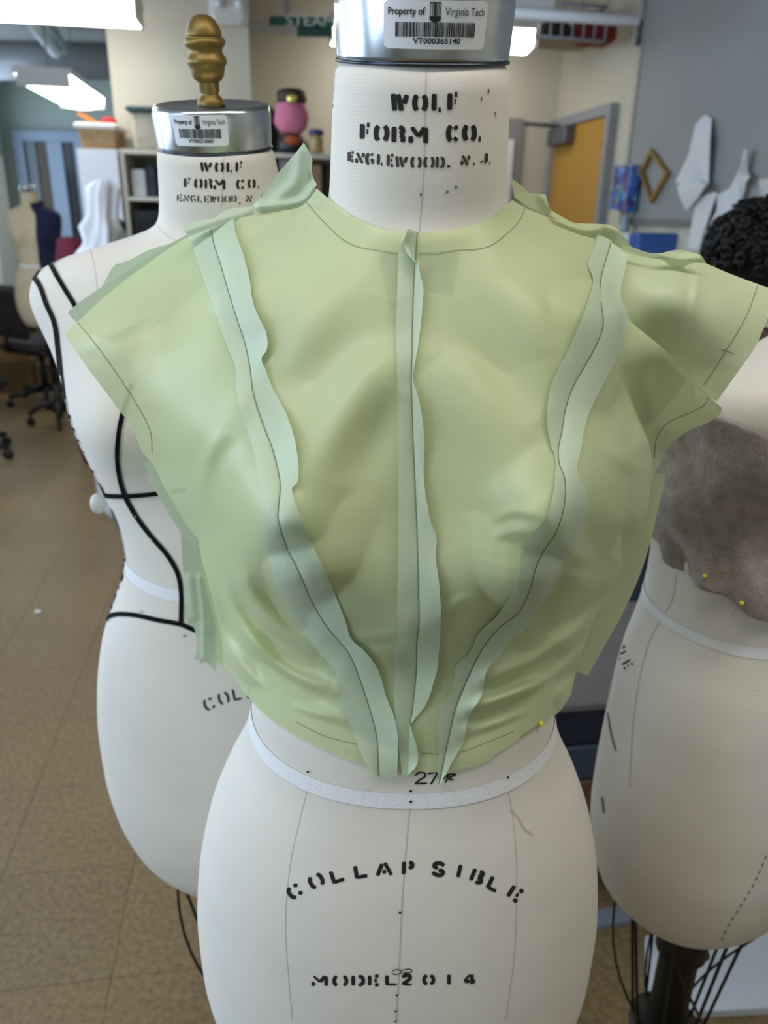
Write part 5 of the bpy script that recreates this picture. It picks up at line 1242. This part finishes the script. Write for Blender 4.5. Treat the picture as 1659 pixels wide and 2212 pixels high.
tag(MB().ball(RW(_a+wa*.72, TC+.18, ZC+hb+.045), .032, 1.3, 1, .7).build('yarn_ball', mat('red_yarn', rgb(206, 56, 62), 0.9, bump=.6, bscale=150), None, True), 'red yarn ball in the wicker basket', 'yarn ball')
# white garment in a bag, hanging before the cabinet
def lump_cone(name, base, prof, m, label, cat, seed=1, n=40, amp=.12, sy=.7, lean=0.0):
    rn = random.Random(seed); V = []; F = []; ph = [rn.uniform(0, 6.3) for _ in range(5)]
    for j, (r, z) in enumerate(prof):
        for k in range(n):
            a = 2*math.pi*k/n; w = 1+amp*(math.sin(5*a+ph[0]+j*.7)*.5+math.sin(9*a+ph[1]-j*.5)*.35+math.sin(14*a+ph[2]+j)*.25)
            V.append(Vector(base)+Vector((r*w*math.cos(a)+lean*max(0, z-1.0)/.45, r*w*sy*math.sin(a), z+.02*math.sin(3*a+ph[3])*(r > .05 and j > 0))))
    for j in range(len(prof)-1):
        for k in range(n): F.append((j*n+k, j*n+(k+1) % n, (j+1)*n+(k+1) % n, (j+1)*n+k))
    F.append(tuple(range(n-1, -1, -1))); F.append(tuple((len(prof)-1)*n+k for k in range(n)))
    return tag(mesh_obj(name, V, F, m, None, True), label, cat)
_q = at(205, 540, 3.7); _tz = at(222, 388, 3.7).z
H = _tz
lump_cone('wrapped_gown', (_q.x, _q.y, 0), [(.07, .0), (.10, .05), (.10, .5), (.105, .8), (.105, 1.05), (.115, 1.18), (.10, 1.24), (.105, 1.29), (.075, 1.34), (.085, 1.40), (.06, 1.45), (.065, H-.05), (.03, H)], mat('white_tulle', rgb(226, 228, 236), 0.7, bump=.4, bscale=30), 'white gown bundled in a plastic cover standing before the white cabinet', 'garment', 3, 40, .34, .7, .055)
_q2 = at(250, 470, 3.95); tag(MB().box(Vector((_q2.x, _q2.y, .72)), .07, .16, 1.44, ROOM_M, .02).build('garment_bag', mat('black_bag_cloth', rgb(22, 22, 26), 0.7)), 'narrow black garment bag hanging beside the white gown', 'garment bag')
# dark red pile of cloth
_q = at(152, 552, 4.6)
lump_cone('cloth_pile', (_q.x, _q.y, 0), [(.07, 0), (.085, .1), (.085, .6), (.085, _q.z-.02), (.07, _q.z+.07), (.03, _q.z+.10)], mat('burgundy_cloth', rgb(96, 22, 46), 0.9, bump=.5, bscale=50), 'heap of burgundy cloth behind the ecru dress form', 'cloth', 5)
# far dress form with navy drape
_q = at(64, 430, 5.5)
far = dress_form((_q.x, _q.y), math.radians(8), 'beige dress form far off with a navy drape over one shoulder', M_CANVAS2, .2)
_Mf = form_matrix(far); V = []; F = []; n = 26; nz = 30
for i in range(nz+1):
    for k in range(n+1):
        z = 1.10+.42*i/nz; a = -1.35+2.6*k/n
        w = .010+.004*math.sin(k*1.7+i*.3); V.append(_Mf @ body_point(z, a, w))
for i in range(nz):
    for k in range(n): F.append((i*(n+1)+k, i*(n+1)+k+1, (i+1)*(n+1)+k+1, (i+1)*(n+1)+k))
dr = tag(mesh_obj('navy_drape', V, F, M_NAVY, None, True), 'navy cloth draped over one shoulder of the beige dress form', 'cloth')
sm = dr.modifiers.new('thickness', 'SOLIDIFY'); sm.thickness = .004
# tall pale locker at the left edge
_e0 = at(12, 390, 7.4); ls = _e0.dot(SIDE); lt = _e0.dot(DEEP)-.5
lk = empty('tall_locker', RW(ls-.18, lt+.25, 0), 0, 'tall pale grey locker standing near the windows', 'locker')
_lz = at(4, 330, 7.0).z
room_box('locker_body', ls-.36, ls, lt+.02, lt+.5, 0, _lz, mat('pale_grey_locker', rgb(196, 194, 188), 0.5), lk)
room_box('locker_door', ls-.357, ls-.003, lt, lt+.0195, .05, _lz-.004, MATS['pale_grey_locker'], lk)
# boxes, bags and the office chair on the floor at the left
def floor_box(name, px0, px1, pybase, pytop, m, label, cat, d=.35, z0=0.0, bev=.004):
    p = at_floor((px0+px1)/2, pybase, z0); Y = p.y; a, b = at(px0, pybase, Y), at(px1, pybase, Y); zt = at((px0+px1)/2, pytop, Y).z
    c = (a+b)/2+DEEP*d/2
    return tag(MB().box(Vector((c.x, c.y, (z0+zt)/2)), (b-a).length, d, zt-z0, ROOM_M, bev).build(name, m), label, cat), zt, Y
_o, _z, _y = floor_box('cardboard_box', -40, 62, 850, 782, M_CARD2, 'dark brown cardboard box on the floor under the other box', 'box', .4)
_b2 = at(20, 770, _y); tag(MB().box(Vector((at(10, 740, _y).x, _y+.19, _z+.115)), .28, .3, .228, ROOM_M, .004).build('cardboard_box', M_CARD), 'lighter cardboard box stacked on the dark brown one', 'box')
_zz = _z+.23
_q = at(42, 700, _y); tag(lump_cone('black_bag', (_q.x, _y+.16, _zz), [(.05, 0), (.075, .02), (.075, .12), (.05, .16), (.02, .18)], M_BLKP, 'small black bag on top of the cardboard boxes', 'bag', 2), None)
_q = at(-26, 700, _y); lump_cone('grey_plastic_bag', (_q.x-.02, _y+.19, _zz), [(.09, 0), (.12, .03), (.12, .14), (.08, .20), (.03, .22)], mat('grey_plastic', rgb(156, 162, 176), 0.4), 'grey plastic bag beside the black bag on the boxes', 'bag', 7)
floor_box('cardboard_box', 82, 140, 838, 788, M_CARD, 'tan cardboard box on the floor behind the office chair', 'box', .3)

def office_chair(c, rz, label, fab, group='office chairs'):
    e = empty('office_chair', c, rz, label, 'office chair', group)
    for k in range(5):
        q = 2*math.pi*k/5; d = Vector((math.cos(q), math.sin(q), 0))
        MB().tube([d*.03+Vector((0, 0, .115)), d*.29+Vector((0, 0, .075))], [.028, .018], 10).build('leg', M_BLKP, e, True, world=False)
        t = Vector((-d.y, d.x, 0)); Mw = Matrix((t, d, Vector((0, 0, 1)))).transposed() @ Matrix.Rotation(math.pi/2, 3, 'Y')
        MB().lathe([(.020, -.022), (.028, -.018), (.028, .018), (.020, .022)], d*.29+Vector((0, 0, .028)), 16, Mw).build('caster', M_BLKP, e, True, world=False)
    MB().tube([(0, 0, .08), (0, 0, .42)], [.03, .022], 14).build('gas_lift', M_BLKP, e, True, world=False)
    mb = MB().box((0, 0, .46), .46, .46, .09, None, .035); mb.build('seat', fab, e, False, world=False)
    MB().box((0, .24, .74), .42, .07, .40, Matrix.Rotation(-.12, 3, 'X'), .03).build('backrest', fab, e, False, world=False)
    MB().tube([(0, .15, .43), (0, .27, .45), (0, .285, .62)], .018, 8).build('back_bracket', M_BLKP, e, True, world=False)
    return e
M_MOTT = mat('mottled_dark_upholstery', rgb(48, 38, 38), 0.9, var=.5, vscale=60)
_q = at_floor(104, 868); office_chair((_q.x, _q.y, 0), 2.6, 'black five-legged office chair with mottled dark upholstery', M_MOTT)
_q = at_floor(-70, 985); office_chair((_q.x, _q.y, 0), 1.1, 'black office chair near the tall locker with a floral cloth on it', mat('black_upholstery', rgb(30, 30, 31), 0.9))
lump_cone('floral_cloth', (_q.x+.07, _q.y-.03, .507), [(.10, 0), (.12, .03), (.11, .12), (.08, .20), (.03, .24)], mat('peach_floral_cloth', rgb(206, 160, 110), 0.9, var=.35, vscale=14), 'peach floral cloth heaped on the seat of the black chair', 'cloth', 9)
# scrap of paper on the floor
_q = at_floor(82, 1322); tag(MB().add([_q+Vector((-.012, -.008, .001)), _q+Vector((.013, -.006, .004)), _q+Vector((.010, .010, .002)), _q+Vector((-.010, .009, .006)), _q+Vector((-.012, -.008, .0002)), _q+Vector((.013, -.006, .003)), _q+Vector((.010, .010, .001)), _q+Vector((-.010, .009, .005))], [(0, 1, 2, 3), (7, 6, 5, 4), (0, 4, 5, 1), (1, 5, 6, 2), (2, 6, 7, 3), (3, 7, 4, 0)]).build('paper_scrap', M_PAPER), 'tiny white paper scrap on the tile floor', 'scrap')

# --- drawer cart, white board on the floor and tag seen between the forms at the lower right
_q = at(1262, 1514, 1.32); _t0 = _q.dot(DEEP); _sA = at(1190, 1514, 1.32).dot(SIDE)
ct = empty('drawer_cart', RW(_sA+.3, _t0+.2, 0), 0, 'low drawer cart with a pale top behind the dress forms', 'cart')
zt = _q.z
room_box('cart_top', _sA-.02, _sA+.55, _t0-.01, _t0+.40, zt-.02, zt, mat('pale_grey_top', rgb(118, 116, 116), 0.5), ct, .004)
room_box('cart_body', _sA, _sA+.53, _t0+.03, _t0+.39, .09, zt-.021, mat('dark_cart_body', rgb(26, 28, 36), 0.6), ct)
for k, c in enumerate((rgb(28, 38, 62), rgb(60, 76, 104), rgb(104, 72, 56), rgb(70, 50, 74), rgb(54, 70, 100))):
    h = (zt-.02-.10)/5; z0 = zt-.022-h*(k+1)
    dw = room_box('drawer', _sA+.01, _sA+.52, _t0, _t0+.0295, z0+.004, z0+h-.002, mat('drawer_front_%d' % k, c, 0.4), ct, .004)
    MB().box(RW(_sA+.265, _t0-.006, z0+h*.6), .10, .012, .014, ROOM_M).build('drawer_pull', M_GREYMETAL, dw)
for a in (.03, .50):
    for b in (.06, .36):
        MB().lathe([(.012, .0), (.022, .004), (.022, .04), (.012, .089)], RW(_sA+a, _t0+b, 0), 12).build('cart_foot', M_BLKP, ct, True)
_w = [at_floor(1395, 2020, .02), at_floor(1760, 1985, .02), at_floor(1790, 2170, .02), at_floor(1400, 2190, .02)]
tag(mesh_obj('foam_board', [p-Vector((0, 0, .0195)) for p in _w]+[p-Vector((0, 0, .001)) for p in _w], [(3, 2, 1, 0), (4, 5, 6, 7), (0, 1, 5, 4), (1, 2, 6, 5), (2, 3, 7, 6), (3, 0, 4, 7)], mat('white_foam_board', rgb(214, 218, 226), 0.7)), 'white foam board lying on the floor beneath the wool-wrapped dress form', 'foam board')
_w = [at_floor(1412, 2130, .03), at_floor(1470, 2118, .03), at_floor(1480, 2160, .03), at_floor(1418, 2176, .03)]
tag(mesh_obj('paper_tag', [p-Vector((0, 0, .009)) for p in _w]+[p-Vector((0, 0, .0075)) for p in _w], [(3, 2, 1, 0), (4, 5, 6, 7), (0, 1, 5, 4), (1, 2, 6, 5), (2, 3, 7, 6), (3, 0, 4, 7)], mat('grey_tag', rgb(168, 172, 182), 0.7)), 'grey paper tag lying on the white foam board', 'tag')
_w = [at_floor(1280, 1975), at_floor(1400, 1950), at_floor(1400, 1990), at_floor(1280, 2010)]
tag(mesh_obj('metal_strip', [p+Vector((0, 0, .0002)) for p in _w]+[p+Vector((0, 0, .012)) for p in _w], [(3, 2, 1, 0), (4, 5, 6, 7), (0, 1, 5, 4), (1, 2, 6, 5), (2, 3, 7, 6), (3, 0, 4, 7)], mat('blue_grey_strip', rgb(140, 146, 158), 0.5)), 'blue grey flat ruler strip lying on the floor by the stands', 'strip')

# ------------------------------------------------------------------ person behind the right sleeve
_hd = at(1640, 590, 2.05)
def skin_mesh(name, joints, edges, m, parent, sub=2):
    me = bpy.data.meshes.new(name); me.from_pydata([Vector(j[0]) for j in joints], edges, []); me.update(); me.materials.append(m)
    o = bpy.data.objects.new(name, me); COL.objects.link(o); o.parent = parent
    o.modifiers.new('skin', 'SKIN')
    if not me.skin_vertices: 
        bm = bmesh.new(); bm.from_mesh(me); bm.verts.layers.skin.verify(); bm.to_mesh(me); bm.free()
    for i, j in enumerate(joints):
        r = j[1]; me.skin_vertices[0].data[i].radius = r if isinstance(r, tuple) else (r, r)
    me.skin_vertices[0].data[0].use_root = True
    sb = o.modifiers.new('smooth', 'SUBSURF'); sb.levels = sub; sb.render_levels = sub
    return o
M_SKIN = mat('brown_skin', rgb(140, 92, 68), 0.55, var=.04, vscale=20)
M_HAIR = mat('black_curly_hair', rgb(18, 15, 14), 0.5, bump=.6, bscale=120)
M_SHIRT = mat('charcoal_shirt', rgb(44, 46, 52), 0.9)
M_TROU = mat('dark_jeans', rgb(36, 42, 60), 0.9)
HZ = _hd.z                      # head centre height; the person bends forward over the work
_pr = math.radians(35)
pr = empty('person', (_hd.x-.12*math.sin(_pr), _hd.y+.12*math.cos(_pr), 0), _pr, 'person with short black curly hair bent forward behind the green sleeve', 'person')
k = HZ/1.36
J = [((0, .02, .82*k), (.13, .11)), ((0, 0, .95*k), (.125, .10)), ((0, -.04, 1.08*k), (.135, .10)), ((0, -.07, 1.17*k), (.12, .085)), ((0, -.09, 1.225*k), (.052, .052)), ((0, -.115, 1.27*k), (.052, .055)), ((0, -.125, 1.33*k), (.070, .085)), ((0, -.13, 1.40*k), (.074, .092)), ((0, -.12, 1.445*k), (.05, .06)),
     ((.17, -.06, 1.155*k), .052), ((.225, -.02, .95*k), .040), ((.19, -.20, .84*k), .032), ((.15, -.30, .83*k), .022),
     ((-.17, -.06, 1.155*k), .052), ((-.225, -.02, .95*k), .040), ((-.19, -.20, .84*k), .032), ((-.15, -.30, .83*k), .022),
     ((.09, .02, .74*k), .085), ((.10, .0, .42*k), .058), ((.10, .03, .08), .038), ((.10, -.10, .035), .032),
     ((-.09, .02, .74*k), .085), ((-.10, .0, .42*k), .058), ((-.10, .03, .08), .038), ((-.10, -.10, .035), .032)]
E = [(0, 1), (1, 2), (2, 3), (3, 4), (4, 5), (5, 6), (6, 7), (7, 8), (3, 9), (9, 10), (10, 11), (11, 12), (3, 13), (13, 14), (14, 15), (15, 16), (0, 17), (17, 18), (18, 19), (19, 20), (0, 21), (21, 22), (22, 23), (23, 24)]
for base in (12, 16):           # fingers and thumb from each palm
    w, pm = Vector(J[base-1][0]), Vector(J[base][0]); d = (pm-w).normalized(); sd = Vector((d.y, -d.x, 0)).normalized()
    for f in range(4):
        i = len(J); p1 = pm+d*.03+sd*(f-1.5)*.019+Vector((0, 0, -.006)); p2 = p1+d*(.026+.004*(f in (1, 2)))+Vector((0, 0, -.016))
        J += [(tuple(p1), .0085), (tuple(p2), .0075)]; E += [(base, i), (i, i+1)]
    i = len(J); s2 = sd*(1 if base == 12 else -1); p1 = pm-d*.01-s2*.032; p2 = p1+d*.03-s2*.008
    J += [(tuple(p1), .0095), (tuple(p2), .008)]; E += [(base, i), (i, i+1)]
skin_mesh('body', J, E, M_SKIN, pr)
G = lambda v, s: (v[0], tuple(x+s for x in v[1]) if isinstance(v[1], tuple) else v[1]+s)
skin_mesh('shirt', [G(J[0], .012), G(J[1], .014), G(J[2], .014), G(J[3], .014), (tuple(Vector(J[4][0])-Vector((0, 0, .02))), (.062, .060)), G(J[9], .014), G(J[10], .012), G(J[13], .014), G(J[14], .012)], [(0, 1), (1, 2), (2, 3), (3, 4), (3, 5), (5, 6), (3, 7), (7, 8)], M_SHIRT, pr)
skin_mesh('trousers', [G(J[0], .016), G(J[17], .014), G(J[18], .014), ((.10, .03, .10), .055), G(J[21], .014), G(J[22], .014), ((-.10, .03, .10), .055)], [(0, 1), (1, 2), (2, 3), (0, 4), (4, 5), (5, 6)], M_TROU, pr)
for sx in (-1, 1):
    MB().box((sx*.10, -.05, .035), .085, .25, .068, None, .025).build('shoe', M_BLKP, pr, False, world=False)
hc = Vector((0, -.118, 1.372*k))
# face: eyes, nose, mouth, ears on the front of the head
for sx in (-1, 1):
    MB().ball(hc+Vector((sx*.030, -.088, -.012)), .011, n=12).build('eye', mat('eye_white', rgb(220, 216, 208), 0.3), pr, True, world=False)
    MB().ball(hc+Vector((sx*.077, -.004, -.02)), .024, .4, .8, 1.2).build('ear', M_SKIN, pr, True, world=False)
MB().ball(hc+Vector((0, -.100, -.032)), .016, .8, 1.0, 1.3).build('nose', M_SKIN, pr, True, world=False)
MB().ball(hc+Vector((0, -.090, -.068)), .020, 1.2, .5, .35).build('mouth', mat('lips', rgb(120, 66, 60), 0.5), pr, True, world=False)
# hair: cap of curls
rn = random.Random(11); hb = MB(); hb.ball(hc+Vector((0, -.004, .040)), .116, 1.0, 1.05, .94, 20, 14)
for i in range(520):
    th = rn.uniform(0, 2*math.pi); ph = math.acos(rn.uniform(-.30, 1)); d = Vector((math.sin(ph)*math.cos(th), math.sin(ph)*math.sin(th), math.cos(ph)))
    if d.y < -.72 and d.z < .05: continue
    c = hc+Vector((0, -.004, .040))+Vector((d.x, d.y*1.05, d.z*.94))*(.116+rn.uniform(-.004, .016)); r = rn.uniform(.009, .016)
    e1 = d.cross(Vector((rn.random(), rn.random(), rn.random()))).normalized(); e2 = d.cross(e1)
    hb.tube([c+e1*r*math.cos(q*1.1)+e2*r*math.sin(q*1.1)+d*(q*.0022) for q in range(7)], .0042, 5)
hr = hb.build('hair', M_HAIR, pr, True, world=False)
